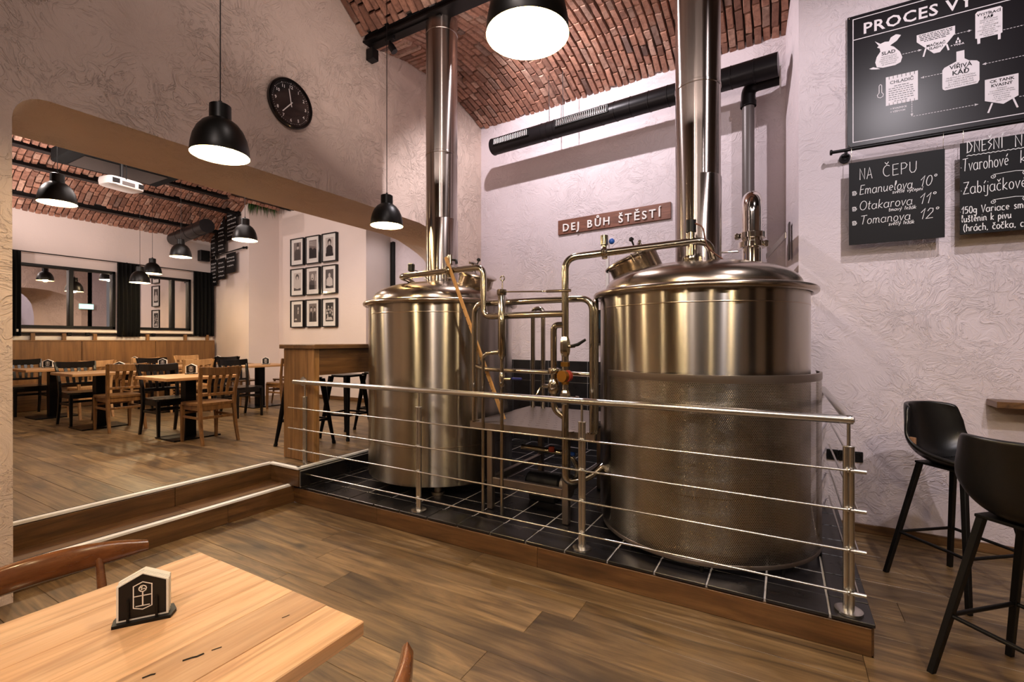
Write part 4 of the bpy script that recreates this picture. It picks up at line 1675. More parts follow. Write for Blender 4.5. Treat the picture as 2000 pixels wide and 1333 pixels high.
# ================================================================== LEFT WALL ITEMS
CK = Thing('wall_clock', (XL, 2.66, 3.64), 'round black wall clock with white numerals on the plaster wall', 'clock')
cmx = frame_m((XL, 2.66, 3.64), (0, 1, 0), (0, 0, 1), (1, 0, 0))
CK.part('case', MB().lathe([(0.212, 0.0), (0.215, 0.006), (0.215, 0.036), (0.208, 0.044), (0.196, 0.044), (0.190, 0.030)], 64, cmx), 'black_lacquer', 40)
CK.part('dial', MB().disc(0.193, 0.024, 64, cmx), 'print_black')
m = MB()
for k in range(60):
    a = R(90 - 6 * k)
    l = 0.010 if k % 5 == 0 else 0.004
    m.ribbon([(0.172 * math.cos(a), 0.172 * math.sin(a)), ((0.172 + l) * math.cos(a), (0.172 + l) * math.sin(a))], 0.005 if k % 5 == 0 else 0.003, cmx, 0.0255)
CK.part('minute_track', m, 'white_paint')
for k in range(1, 13):
    a = R(90 - 30 * k)
    text(CK, 'numeral', str(k), 0.038, cmx @ Matrix.Translation((0.147 * math.cos(a), 0.147 * math.sin(a) - 0.013, 0.0255)), 'white_paint', align='CENTER', bold=0.0006)
for (deg, r0, r1, w) in ((350, -0.03, 0.125, 0.0085), (220, -0.02, 0.130, 0.0085)):
    a = R(90 - deg)
    m = MB().ribbon([(r0 * math.cos(a), r0 * math.sin(a)), (r1 * math.cos(a), r1 * math.sin(a))], w, cmx, 0.029)
    CK.part('hand', m, 'white_paint')
CK.part('glass', MB().disc(0.194, 0.036, 64, cmx), 'clear_glass')
SPK = MB().box((XL + 0.05, 3.60, 4.56), (0.10, 0.09, 0.12), 0, 0.006)
sp = SPK.build('wall_speaker', 'black_plastic', None, (XL, 3.60, 4.5))
tag(sp, 'small black box speaker under the steel beam end', 'speaker')
link('bracket', MB().tube([(XL + 0.05, 3.60, 4.62), (XL + 0.05, 3.60, 4.67)], 0.006, 8).mesh('bracket', (XL, 3.60, 4.5)), 'black_metal', sp)
TS = Thing('track_spotlight', (-3.5, 3.60, 4.66), 'black track spotlight fixed on the steel beam by the left wall', 'spotlight')
TS.part('track', MB().box((-3.3, 3.575, 4.654), (0.9, 0.035, 0.014), 0, 0.002), 'black_metal')
TS.part('adapter', MB().box((-3.52, 3.575, 4.63), (0.12, 0.034, 0.034), 0, 0.004), 'black_plastic')
TS.part('head', MB().tube([(-3.52, 3.575, 4.60), (-3.51, 3.58, 4.56), (-3.48, 3.60, 4.50)], [0.012, 0.034, 0.036], 18), 'black_plastic', 50)
TS.part('stem', MB().cyl((-3.52, 3.575, 4.60), (-3.52, 3.575, 4.62), 0.008, 10), 'black_metal')

# ================================================================== PENDANT LAMPS
def make_lamp(loc, top, label, group, power, first=[None]):
    z0 = loc[2]
    if first[0] is None:
        T = Thing('pendant_lamp', (0, 0, 0), label, 'lamp', group)
        o = [(0.150, 0.0), (0.151, 0.004), (0.147, 0.05), (0.137, 0.10), (0.118, 0.145), (0.092, 0.180), (0.066, 0.200), (0.056, 0.206), (0.055, 0.285), (0.048, 0.290), (0.006, 0.290)]
        T.part('shade', MB().lathe(o, 48), 'lamp_shell', 40)
        i_ = [(0.150, 0.0), (0.1465, 0.003), (0.143, 0.05), (0.133, 0.098), (0.114, 0.142), (0.088, 0.176), (0.052, 0.196), (0.001, 0.200)]
        T.part('reflector', MB().lathe(i_, 48), 'lamp_inner', 40)
        T.part('bulb', MB().lathe([(0.001, 0.045), (0.02, 0.048), (0.036, 0.064), (0.042, 0.085), (0.036, 0.108), (0.02, 0.135), (0.018, 0.19)], 20), 'bulb_glow', 60)
        T.part('cable_gland', MB().cyl((0, 0, 0.288), (0, 0, 0.312), 0.010, 12), 'black_plastic', 50)
        T.part('cable_stub', MB().cyl((0, 0, 0.30), (0, 0, 0.34), 0.0032, 8), 'black_plastic', 50)
        first[0] = (T.e, list(T.e.children))
        e = T.e
    else:
        e = first[0][0].copy()
        col.objects.link(e)
        for ch in first[0][1]:
            copy_tree(ch, e)
    place(e, loc, 0, label, group)
    # cable and ceiling rose reach to the ceiling above this lamp
    L = top - z0
    cb = link('cable', MB().cyl((0, 0, 0.30), (0, 0, L), 0.0032, 8).mesh('cable'), 'black_plastic', e)
    link('ceiling_rose', MB().cyl((0, 0, L - 0.03), (0, 0, L), 0.045, 20).mesh('ceiling_rose', smooth=50), 'black_metal', e)
    d = bpy.data.lights.new('pendant_light', 'POINT')
    d.energy = power
    d.color = WARM
    d.shadow_soft_size = 0.045
    lo = bpy.data.objects.new('pendant_light', d)
    col.objects.link(lo)
    lo.location = (loc[0], loc[1], loc[2] + 0.022)
    return e


simple('bulb_glow', (255, 236, 190), 0.5, emit=(255, 226, 160), es=14.0)
LH = 'pendant lamps over the hall'
LDR = 'pendant lamps in the dining room'
make_lamp((-2.80, 1.50, 2.575), 5.05, 'black dome pendant hanging left of the wall clock', LH, 32)
make_lamp((-0.805, 1.506, 2.62), 5.05, 'large black dome pendant seen from below between the flues', LH, 32)
make_lamp((-3.25, 3.26, 2.60), 4.98, 'black dome pendant hanging beside the left kettle flue', LH, 28)
for (x, y, w_) in ((1.2, 1.5, 'near the right stools'), (-2.8, -0.9, 'by the left wall'), (-0.8, -0.9, 'in mid room'), (1.2, -0.9, 'toward the right side')):  # unseen pendants, added to give the kettles bright streaks
    make_lamp((x, y, 2.6), 4.95, 'added black dome pendant outside the view, for kettle reflections, ' + w_, LH, 32)
make_lamp((-6.207, 1.774, 2.87), 4.5, 'leftmost black dome pendant under the brick vault', LDR, 52)
make_lamp((-6.29, 3.69, 2.87), 4.5, 'black dome pendant in front of the slanted chalkboards', LDR, 52)
make_lamp((-8.45, 3.91, 2.87), 4.5, 'black dome pendant below the end of the dining room duct', LDR, 30)
make_lamp((-10.46, 4.35, 2.80), 4.3, 'small far pendant, upper of the two overlapping ones by the curtain', LDR, 22)
make_lamp((-9.96, 3.95, 2.55), 4.25, 'small far pendant, lower of the two overlapping ones by the curtain', LDR, 22)

# ================================================================== CHALK AND PRINT
# single-stroke handwriting: polylines per letter, x-height 0.6, cap height 1
def _c(cx, cy, rx, ry, a0, a1, n=9):
    return [(cx + rx * math.cos(R(a0 + (a1 - a0) * i / n)), cy + ry * math.sin(R(a0 + (a1 - a0) * i / n))) for i in range(n + 1)]


HAND = {
    'a': (0.56, [_c(.24, .28, .22, .29, 60, 400, 12) + [(.46, .10), (.54, .03)], [(.46, .58), (.45, .05)]]),
    'b': (0.5, [[(.08, 1.0), (.06, .04)], _c(.24, .28, .19, .28, 170, -170, 11)]),
    'c': (0.46, [_c(.25, .29, .21, .29, 50, 310, 10)]),
    'e': (0.48, [[(.06, .28), (.40, .36)] + _c(.24, .32, .18, .26, 20, 310, 10)]),
    'g': (0.5, [_c(.22, .32, .19, .26, 40, 400, 11), [(.42, .58), (.42, -.15)] + _c(.24, -.16, .18, .18, 0, -150, 6)]),
    'h': (0.5, [[(.08, 1.0), (.06, 0)], [(.06, .32)] + _c(.24, .38, .17, .20, 160, 10, 7) + [(.42, 0)]]),
    'i': (0.22, [[(.10, .56), (.10, .08), (.18, .02)], [(.11, .78), (.11, .82)]]),
    'j': (0.26, [[(.16, .56), (.14, -.14)] + _c(0, -.16, .14, .16, 0, -140, 6), [(.17, .78), (.17, .82)]]),
    'k': (0.5, [[(.08, 1.0), (.06, 0)], [(.42, .58), (.09, .26), (.44, 0)]]),
    'l': (0.28, [[(.06, .30), (.20, .75), (.19, .98), (.11, .98), (.09, .6), (.11, .10), (.22, .03)]]),
    'm': (0.74, [[(.06, .58), (.06, 0)], [(.06, .36)] + _c(.19, .38, .13, .2, 160, 10, 6) + [(.33, 0)], [(.33, .36)] + _c(.47, .38, .13, .2, 160, 10, 6) + [(.61, .08), (.70, .02)]]),
    'n': (0.52, [[(.06, .58), (.06, 0)], [(.06, .34)] + _c(.23, .38, .17, .2, 160, 10, 7) + [(.40, .08), (.50, .02)]]),
    'o': (0.50, [_c(.24, .29, .20, .29, 80, 440, 12)]),
    'p': (0.5, [[(.08, .58), (.06, -.34)], _c(.24, .30, .19, .27, 170, -170, 11)]),
    'r': (0.40, [[(.07, .58), (.07, 0)], [(.07, .32)] + _c(.22, .40, .15, .18, 170, 40, 6)]),
    's': (0.40, [[(.34, .52), (.20, .59), (.08, .50), (.12, .36), (.28, .26), (.32, .12), (.18, 0), (.04, .08)]]),
    't': (0.36, [[(.16, .92), (.14, .14), (.20, .02), (.30, .06)], [(.02, .62), (.32, .66)]]),
    'u': (0.54, [[(.06, .58), (.07, .18), (.18, .01), (.34, .10), (.42, .28)], [(.43, .58), (.43, .08), (.52, .02)]]),
    'v': (0.46, [[(.04, .58), (.20, .02), (.42, .60)]]),
    'y': (0.48, [[(.05, .58), (.22, .10)], [(.44, .60), (.12, -.34)]]),
    'z': (0.44, [[(.06, .56), (.38, .56), (.06, .02), (.42, .04)]]),
    'A': (0.66, [[(.04, 0), (.32, 1.0), (.58, 0)], [(.12, .32), (.52, .36)]]),
    'C': (0.62, [_c(.34, .5, .30, .50, 55, 305, 12)]),
    'D': (0.66, [[(.08, .98), (.08, .0)], [(.0, 1.0), (.30, .94), (.56, .55), (.40, .12), (.0, .0)]]),
    'E': (0.54, [[(.50, 1.0), (.08, .98), (.08, .0), (.50, .04)], [(.08, .52), (.42, .55)]]),
    'I': (0.2, [[(.1, 1), (.1, 0)]]),
    'K': (0.6, [[(.08, 1.0), (.08, 0)], [(.52, 1.0), (.09, .44), (.56, 0)]]),
    'N': (0.70, [[(.08, 0), (.08, 1.0), (.56, .02), (.58, 1.0)]]),
    'O': (0.72, [_c(.36, .5, .32, .5, 90, 450, 16)]),
    'P': (0.58, [[(.10, 0), (.10, 1.0), (.38, .98), (.52, .78), (.40, .52), (.10, .44)]]),
    'S': (0.50, [[(.44, .98), (.08, .70), (.42, .44), (.10, .02)]]),
    'T': (0.60, [[(.0, .96), (.60, 1.0)], [(.32, .98), (.24, 0)]]),
    'U': (0.60, [[(.08, 1.0), (.08, .25), (.20, .02), (.40, .04), (.52, .28), (.54, 1.0)]]),
    'V': (0.58, [[(.04, 1.0), (.26, .0), (.56, 1.02)]]),
    'Z': (0.60, [[(.04, .96), (.52, .98), (.04, .02), (.56, .04)], [(.16, .50), (.42, .52)]]),
    '0': (0.52, [_c(.26, .5, .20, .48, 90, 450, 14)]),
    '1': (0.34, [[(.02, .62), (.26, 1.0), (.20, 0)]]),
    '2': (0.54, [[(.06, .72), (.18, .98), (.40, .94), (.42, .66), (.04, .02), (.50, .05)]]),
    '5': (0.50, [[(.44, .98), (.12, .96), (.08, .56), (.30, .62), (.44, .40), (.34, .08), (.06, .06)]]),
    '(': (0.3, [[(.26, 1.05), (.08, .7), (.06, .25), (.22, -.12)]]),
    ',': (0.22, [[(.12, .08), (.08, -.10)]]),
    '.': (0.22, [[(.10, .28), (.13, .32)]]),
    ' ': (0.42, []),
}
ACC = {'á': 'a', 'é': 'e', 'í': 'i', 'ý': 'y', 'Í': 'I', 'ě': 'e', 'č': 'c', 'ž': 'z', 'š': 's', 'ň': 'n', 'Č': 'C', 'Š': 'S', 'ů': 'u'}


def handwrite(mb, s, x, y, h, w, mat, width=None, slant=0.0, z=0.0008):
    """strokes of s from (x, y), letters h high; the line is stretched to width"""
    lines, cx = [], 0.0
    for ch in s:
        if ch == '°':
            lines.append([(cx + p[0], p[1]) for p in _c(.1, .92, .09, .10, 0, 360, 8)])
            cx += 0.3
            continue
        b = ACC.get(ch, ch)
        wd, st = HAND[b]
        for k, ln in enumerate(st):
            if ch in 'íÍ' and b == 'i' and k == 1:
                continue
            lines.append([(cx + p[0], p[1]) for p in ln])
        if ch != b:
            top = 1.10 if b.isupper() else 0.72
            mid = cx + wd * 0.48
            if ch in 'áéíýÍ':
                lines.append([(mid, top), (mid + .14, top + .20)])
            elif ch == 'ů':
                lines.append([(mid + p[0], top + .1 + p[1]) for p in _c(0, 0, .07, .09, 0, 360, 8)])
            else:
                lines.append([(mid - .13, top + .18), (mid, top), (mid + .14, top + .20)])
        cx += wd + 0.06
    k = (width / cx) if width else h
    for q, ln in enumerate(lines):
        mb.ribbon([(x + p[0] * k + p[1] * h * slant, y + p[1] * h) for p in ln], w, mat, z + (q % 7) * 0.00015)
    return cx * k


def mug_icon(mb, x, y, s, w, mat, z=0.0008):
    mb.ribbon([(x, y + .8 * s), (x + .05 * s, y), (x + .6 * s, y), (x + .65 * s, y + .8 * s)], w, mat, z)
    mb.ribbon([(x + p[0] * s, y + p[1] * s) for p in [(-.05, .8), (.05, 1.0), (.2, .92), (.35, 1.05), (.5, .92), (.7, .95), (.68, .78), (0, .78)]], w, mat, z)
    mb.ribbon([(x + p[0] * s, y + p[1] * s) for p in [(.63, .6), (.85, .55), (.82, .25), (.61, .2)]], w, mat, z)
    for q in (.2, .38):
        mb.ribbon([(x + q * s, y + .15 * s), (x + q * s, y + .6 * s)], w, mat, z)


# ---- brewing process poster
PO = Thing('process_poster', (0.44, 4.585, 3.045), 'large black poster of the brewing process on the right wall', 'poster')
pm = frame_m((0.44, 4.566, 3.045), (1, 0, 0), (0, 0, 1), (0, -1, 0))
PO.part('panel', MB().box((0.79, 0.517, -0.010), (1.58, 1.034, 0.020), ch=0.002, mat=pm), 'poster_black')
W_ = MB()
K_ = MB()
zW, zK = 0.0008, 0.0016
W_.ribbon([(0.037, 0.035), (0.037, 1.005), (1.54, 1.005), (1.54, 0.035)], 0.006, pm, zW, closed=True)
W_.ribbon([(0.037, 0.842), (1.54, 0.842)], 0.006, pm, zW)
sack = [(0.205, 0.726), (0.188, 0.739), (0.199, 0.749), (0.175, 0.79), (0.209, 0.761), (0.235, 0.768), (0.261, 0.763), (0.272, 0.79), (0.302, 0.804), (0.315, 0.80), (0.333, 0.789), (0.309, 0.755), (0.268, 0.73), (0.291, 0.714), (0.327, 0.665), (0.341, 0.619), (0.331, 0.584), (0.298, 0.571), (0.224, 0.572), (0.187, 0.585), (0.177, 0.625), (0.186, 0.665), (0.209, 0.701)]
hop = [(0.425, 0.756), (0.64, 0.758), (0.64, 0.701), (0.557, 0.591), (0.523, 0.591), (0.425, 0.704)]
tank = [(0.748, 0.803), (0.76, 0.817), (0.877, 0.817), (0.888, 0.803), (0.888, 0.628), (0.879, 0.624), (0.879, 0.584), (0.865, 0.584), (0.865, 0.622), (0.774, 0.622), (0.774, 0.585), (0.759, 0.585), (0.758, 0.623), (0.748, 0.628)]
vir = [(0.647, 0.565), (0.69, 0.565), (0.691, 0.504), (0.714, 0.484), (0.757, 0.470), (0.77, 0.454), (0.77, 0.327), (0.76, 0.306), (0.585, 0.301), (0.572, 0.312), (0.57, 0.328), (0.57, 0.45), (0.581, 0.467), (0.647, 0.495)]
chl = [(0.242, 0.492), (0.432, 0.492), (0.432, 0.272), (0.242, 0.272)]
ck = [(0.798, 0.317), (0.968, 0.319), (0.968, 0.166), (0.893, 0.125), (0.798, 0.168)]
for poly in (sack, hop, tank, vir, chl, ck):
    W_.prism(poly, 0.0003, zW, pm)
for a, c in (((0.478, 0.645), (0.463, 0.584)), ((0.594, 0.637), (0.605, 0.590)), ((0.836, 0.145), (0.815, 0.08)), ((0.942, 0.153), (0.964, 0.083))):
    W_.ribbon([a, c], 0.010, pm, zW)
for dx, dy in ((0.656, 0.656), (0.648, 0.636), (0.665, 0.636)):
    W_.prism([(dx + p[0], dy + p[1]) for p in [(0, .014), (.005, .003), (.006, -.004), (.003, -.008), (-.003, -.008), (-.006, -.004), (-.005, .003)]], 0.0003, zW, pm)
W_.prism([(0.14, 0.587), (0.165, 0.593), (0.19, 0.58), (0.208, 0.567), (0.18, 0.572), (0.155, 0.578)], 0.0003, zW, pm)
W_.ribbon([(0.201, 0.383), (0.201, 0.437), (0.206, 0.445), (0.212, 0.445), (0.217, 0.437), (0.217, 0.383), (0.228, 0.368), (0.224, 0.351), (0.209, 0.344), (0.194, 0.351), (0.190, 0.368)], 0.004, pm, zW, closed=True)
# fins of the cooler
for k in range(7):
    K_.ribbon([(0.262 + k * 0.025, 0.494), (0.262 + k * 0.025, 0.470)], 0.0035, pm, zK)
    K_.ribbon([(0.262 + k * 0.025, 0.270), (0.262 + k * 0.025, 0.290)], 0.0035, pm, zK)


def dashed(mb, pts, arrow=True):
    for i in range(len(pts) - 1):
        a, c = Vector(pts[i]), Vector(pts[i + 1])
        L = (c - a).length
        d = (c - a).normalized()
        s = 0.0
        while s < L - 0.012:
            e = min(s + 0.011, L)
            mb.ribbon([a + d * s, a + d * e], 0.0032, pm, zW)
            s += 0.017
        if arrow and i == len(pts) - 2:
            n_ = Vector((-d.y, d.x))
            mb.prism([tuple(c), tuple(c - d * 0.02 + n_ * 0.008), tuple(c - d * 0.02 - n_ * 0.008)], 0.0003, zW, pm)


dashed(W_, [(0.342, 0.640), (0.455, 0.640)])
dashed(W_, [(0.635, 0.695), (0.732, 0.695)])
dashed(W_, [(0.892, 0.643), (1.10, 0.643)])
dashed(W_, [(1.10, 0.433), (0.784, 0.433)])
dashed(W_, [(0.568, 0.431), (0.447, 0.431)])
dashed(W_, [(0.397, 0.268), (0.397, 0.156)])
dashed(W_, [(0.405, 0.155), (0.765, 0.155)])
dashed(W_, [(0.972, 0.155), (1.10, 0.155)])
PO.part('print_white', W_, 'poster_white')
PO.part('print_lines', K_, 'poster_black')


def ptext(s, x, y, size, mat, bold=0.0, align='CENTER', z=zK, space=1.0, line=1.0):
    text(PO, 'lettering', s, size, pm @ Matrix.Translation((x, y, z)), mat, bold=bold, align=align, space=space, line=line, res=2 if size > 0.03 else 1)


ptext('PROCES VÝ', 0.099, 0.873, 0.118, 'poster_white', 0.0022, 'LEFT', zW, 1.08)
ptext('SLAD', 0.258, 0.668, 0.036, 'poster_black', 0.0008)
ptext('TRADIČNÍ SLADY\nNAKUPUJEME OD\nČESKÝCH VÝROBCŮ\nSPECIÁLY POUZE\nZE ZAHRANIČÍ', 0.260, 0.648, 0.0125, 'poster_black', line=1.2)
ptext('MAČKAČ\nSLADU', 0.534, 0.648, 0.0255, 'poster_black', 0.0006, line=0.95)
ptext('+ VODA', 0.652, 0.610, 0.020, 'poster_white', 0.0005, z=zW)
ptext('VYSTÍRACÍ\nKÁĎ', 0.818, 0.780, 0.026, 'poster_black', 0.0006, line=1.05)
ptext('NAŠROTOVANÝ\nSLAD SE SMÍCHÁ\nS VODOU\nO POŽADOVANÉ\nTEPLOTĚ VE\nVYSTÍRACÍ KÁDI. TÍM\nJE ZAPOČAT\nPROCES VÝROBY\nMLADINY', 0.818, 0.740, 0.0125, 'poster_black', line=1.12)
ptext('VÍŘIVÁ', 0.670, 0.444, 0.040, 'poster_black', 0.0007)
ptext('KÁĎ', 0.670, 0.398, 0.046, 'poster_black', 0.0010)
ptext('MLADINA PO UKONČENÍ\nCHMELOVARU JE ČERPÁNA\nDO VÍŘIVÉ KÁDĚ, ZDE\nSE ODDĚLÍ CHMELOVÉ\nMLÁTO A KALY Z MLADINY', 0.670, 0.378, 0.0135, 'poster_black', line=1.2)
ptext('CHLADIČ', 0.337, 0.432, 0.033, 'poster_black', 0.0006)
ptext('+ KVASNICE\n+ VZDUCH', 0.268, 0.236, 0.018, 'poster_white', 0.0004, 'LEFT', zW, 1.0, 1.35)
ptext('CK TANK\nKVASNÝ', 0.884, 0.286, 0.029, 'poster_black', 0.0006, line=1.05)
ptext('Zchlazená\na provzdušněná mladina\nje s kvasnicemi v CK tanku,\npřidáme kvasnice\na ty se postarají\no to, aby z mladiny\nvzniklo pivo', 0.884, 0.238, 0.0125, 'poster_black', line=1.15)
# tiny lines of print too small to read
m = MB()
rr = random.Random(8)
for k in range(5):
    y = 0.746 - k * 0.0122
    w = 0.095 - max(0, k - 3) * 0.018 - k * 0.003
    x = 0.532 - w
    while x < 0.532 + w - 0.01:
        e = x + rr.uniform(0.008, 0.026)
        m.ribbon([(x, y), (min(e, 0.532 + w), y)], 0.005, pm, zK)
        x = e + 0.005
for k in range(8):
    y = 0.412 - k * 0.0165
    w = 0.078 if k not in (0, 7) else 0.045
    x = 0.337 - w
    while x < 0.337 + w - 0.008:
        e = x + rr.uniform(0.008, 0.024)
        m.ribbon([(x, y), (min(e, 0.337 + w), y)], 0.005, pm, zK)
        x = e + 0.005
q = PO.part('fine_print', m, 'poster_black')
q['kind'] = 'stuff'
for x, y in ((0.012, 1.022), (0.012, 0.012)):
    PO.part('mounting_screw', MB().lathe([(0.006, 0.0005), (0.005, 0.003), (0.0001, 0.004)], 12, pm @ Matrix.Translation((x, y, 0))), 'steel_pipe', 50)

# ---- rail with the two chalk boards
RD = Thing('board_rail', (0.34, 4.6, 3.0), 'black tube rail under the poster carrying two chalkboards', 'rail')
RD.part('rod', MB().tube([(0.33, 4.48, 3.0), (2.0, 4.48, 3.0)], 0.0125, 16), 'black_metal', 50)
RD.part('end_cap', MB().tube([(0.318, 4.48, 3.0), (0.322, 4.48, 3.0), (0.332, 4.48, 3.0), (0.336, 4.48, 3.0)], [0.016, 0.021, 0.021, 0.016], 18), 'black_metal', 50)
for x in (0.425, 1.75):
    m = MB().tube([(x, 4.48, 2.99), (x, 4.545, 2.975)], 0.011, 12)
    m.tube([(x, 4.545, 2.975), (x, 4.565, 2.972), (x, 4.598, 2.970)], [0.026, 0.036, 0.038], 20)
    RD.part('wall_bracket', m, 'black_metal', 50)
BM = frame_m((0.441, 4.466, 2.254), (1, 0, 0), (0, 0, 1), (0, -1, 0))
bw, bh = 0.561, 0.636
B1 = Thing('chalkboard', (0.441, 4.47, 2.254), 'chalkboard headed NA ČEPU with three beers in white handwriting', 'chalkboard')
B1.part('panel', MB().box((bw / 2, bh / 2, -0.004), (bw, bh, 0.008), ch=0.001, mat=BM), 'chalkboard')
m = MB()
lw = 0.0042
U = lambda u: u * bw
V = lambda v: (1 - v) * bh
handwrite(m, 'NA', U(.115), V(.222), .085, lw, BM, U(.155))
handwrite(m, 'ČEPU', U(.37), V(.222), .082, lw, BM, U(.365))
handwrite(m, 'Emanuelova', U(.115), V(.40), .070, lw, BM, U(.57), .1)
handwrite(m, '10°', U(.75), V(.395), .075, lw, BM, U(.17), .15)
handwrite(m, 'světlé výčepní', U(.47), V(.437), .026, lw * .75, BM, U(.315), .15)
handwrite(m, 'Otakarova', U(.115), V(.59), .068, lw, BM, U(.57), .1)
handwrite(m, '11°', U(.745), V(.595), .075, lw, BM, U(.17), .15)
handwrite(m, 'tmavý ležák', U(.43), V(.64), .026, lw * .75, BM, U(.29), .15)
handwrite(m, 'Tomanova', U(.125), V(.762), .066, lw, BM, U(.54), .1)
handwrite(m, '12°', U(.75), V(.77), .075, lw, BM, U(.19), .15)
handwrite(m, 'světlý ležák', U(.43), V(.808), .026, lw * .75, BM, U(.27), .15)
for v in (.40, .59, .762):
    mug_icon(m, U(.04), V(v), .030, .0035, BM)
B1.part('chalk_writing', m, 'chalk', kind='stuff')
B2 = Thing('chalkboard', (1.083, 4.47, 2.262), 'chalkboard headed DNEŠNÍ NA cut off by the picture edge', 'chalkboard')
BM2 = frame_m((1.083, 4.466, 2.262), (1, 0, 0), (0, 0, 1), (0, -1, 0))
bw, bh = 0.561, 0.646
B2.part('panel', MB().box((bw / 2, bh / 2, -0.004), (bw, bh, 0.008), ch=0.001, mat=BM2), 'chalkboard')
m = MB()
handwrite(m, 'DNEŠNÍ', U(.06), V(.115), .078, .0046, BM2, U(.335))
handwrite(m, 'NA', U(.49), V(.125), .078, .0046, BM2, U(.16))
m.ribbon([(U(.06 + .022 * i), V(.150 - (.008 if i % 2 else 0))) for i in range(27)], .0042, BM2, .0008)
handwrite(m, '.Tvarohové', U(.0), V(.31), .088, lw, BM2, U(.445))
handwrite(m, 'k', U(.535), V(.30), .085, lw, BM2, U(.08))
handwrite(m, '.Zabíjačkové', U(.0), V(.562), .085, lw, BM2, U(.60))
for v in (.385, .655):
    m.ribbon([(U(.30), V(v)), (U(.50), V(v - .01)), (U(.585), V(v))], .0035, BM2, .0008)
    for cx, sg in ((.30, -1), (.585, 1)):
        m.ribbon([(U(cx) + .016 * (1 - k / 14) * math.cos(k * .8 * sg + PI / 2), V(v + .022) + .016 * (1 - k / 14) * math.sin(k * .8 * sg + PI / 2)) for k in range(12)], .0035, BM2, .0008)
handwrite(m, '.150g Variace sma', U(-.005), V(.775), .050, .0048, BM2, U(.62))
handwrite(m, 'luštěnin k pivu', U(.012), V(.868), .050, .0048, BM2, U(.455))
handwrite(m, '(hrách, čočka, ciz', U(.03), V(.968), .050, .0048, BM2, U(.60))
B2.part('chalk_writing', m, 'chalk', kind='stuff')
for B, xs_, zt in ((B1, (0.455, 0.992), 2.889), (B2, (1.098, 1.63), 2.907)):
    for x in xs_:
        m = MB().tube([(x + 0.004, 4.470, zt - 0.008), (x, 4.466, zt + 0.012), (x + 0.002, 4.464, 2.985), (x + 0.003, 4.472, 3.014), (x + 0.003, 4.488, 3.014)], 0.0018, 6)
        B.part('hanging_wire', m, 'steel_pipe', 60)
SKT = Thing('wall_socket', (0.43, 4.6, 0.59), 'black pair of wall sockets behind the railing corner post', 'socket')
for k, x in enumerate((0.345, 0.425, 0.505)):
    f = SKT.part('socket_frame', MB().box((x, 4.592, 0.592), (0.078, 0.016, 0.082), 0, 0.004), 'black_plastic')
    fm_ = frame_m((x, 4.583, 0.592), (1, 0, 0), (0, 0, 1), (0, -1, 0))
    SKT.part('socket_well', MB().lathe([(0.028, 0.0), (0.026, 0.003), (0.021, 0.002), (0.020, -0.004), (0.0001, -0.004)], 24, fm_), 'black_lacquer', 40, f)

# ================================================================== TABLES AND CHAIRS
# ---- near oak table
NTB = Thing('oak_table', (-1.40, 0.33, 0.0), 'light oak table in front with a knot crack in its top', 'table')
xs = [-1.82, -1.69, -1.565, -1.42, -1.29, -1.14, -0.985]
for i in range(6):
    m = MB().box(((xs[i] + xs[i + 1]) / 2, 0.305, 0.730), (xs[i + 1] - xs[i] - 0.0006, 1.20, 0.040), 0, 0.0012 if 0 < i < 5 else 0.003)
    me = m.mesh('board', ((xs[i] + xs[i + 1]) / 2, 0.305, 0.73))
    o = link('board', me, 'table_oak', NTB.e)
    o.location = Vector(((xs[i] + xs[i + 1]) / 2, 0.305, 0.73)) - Vector(NTB.o)
m = MB()
for pts, w in (([(-1.235, 0.575), (-1.228, 0.592), (-1.222, 0.60), (-1.219, 0.615)], .007), ([(-1.250, 0.50), (-1.246, 0.515), (-1.24, 0.522)], .006), ([(-1.215, 0.63), (-1.207, 0.65)], .004), ([(-1.19, 0.80), (-1.185, 0.82)], .003)):
    m.ribbon(pts, w, None, 0.7506)
NTB.part('knot_crack', m, 'gap_dark', kind='stuff')
NTB.part('pedestal', MB().box((-1.40, 0.33, 0.365), (0.10, 0.10, 0.69), 0, 0.004), 'black_steel')
NTB.part('base_plate', MB().box((-1.40, 0.33, 0.009), (0.50, 0.50, 0.016), 0, 0.004), 'black_steel')


# ---- card holders with house-shaped coasters
def house(w, h, hs):
    return [(-w / 2, 0), (w / 2, 0), (w / 2, hs), (0, h), (-w / 2, hs)]


def emblem(mb, mat, s, z):
    """tree over a window in a tall six-sided outline"""
    w = 0.0022 * s
    mb.ribbon([(-.018 * s, .012 * s), (0, .006 * s), (.018 * s, .012 * s), (.018 * s, .064 * s), (0, .072 * s), (-.018 * s, .064 * s)], w, mat, z, closed=True)
    mb.ribbon([(-.018 * s, .039 * s), (.018 * s, .039 * s)], w, mat, z)
    mb.ribbon([(0, .050 * s), (0, .015 * s)], w * 1.2, mat, z)
    mb.ribbon([(-.014 * s, .015 * s), (.014 * s, .015 * s)], w, mat, z)
    mb.ribbon([(.0075 * s * math.cos(2 * PI * k / 9), .056 * s + .0075 * s * math.sin(2 * PI * k / 9)) for k in range(9)], w, mat, z, closed=True)
    mb.ribbon([(-.006 * s, .058 * s), (-.001 * s, .060 * s), (-.003 * s, .053 * s), (.003 * s, .056 * s), (.006 * s, .053 * s)], w * .8, mat, z)


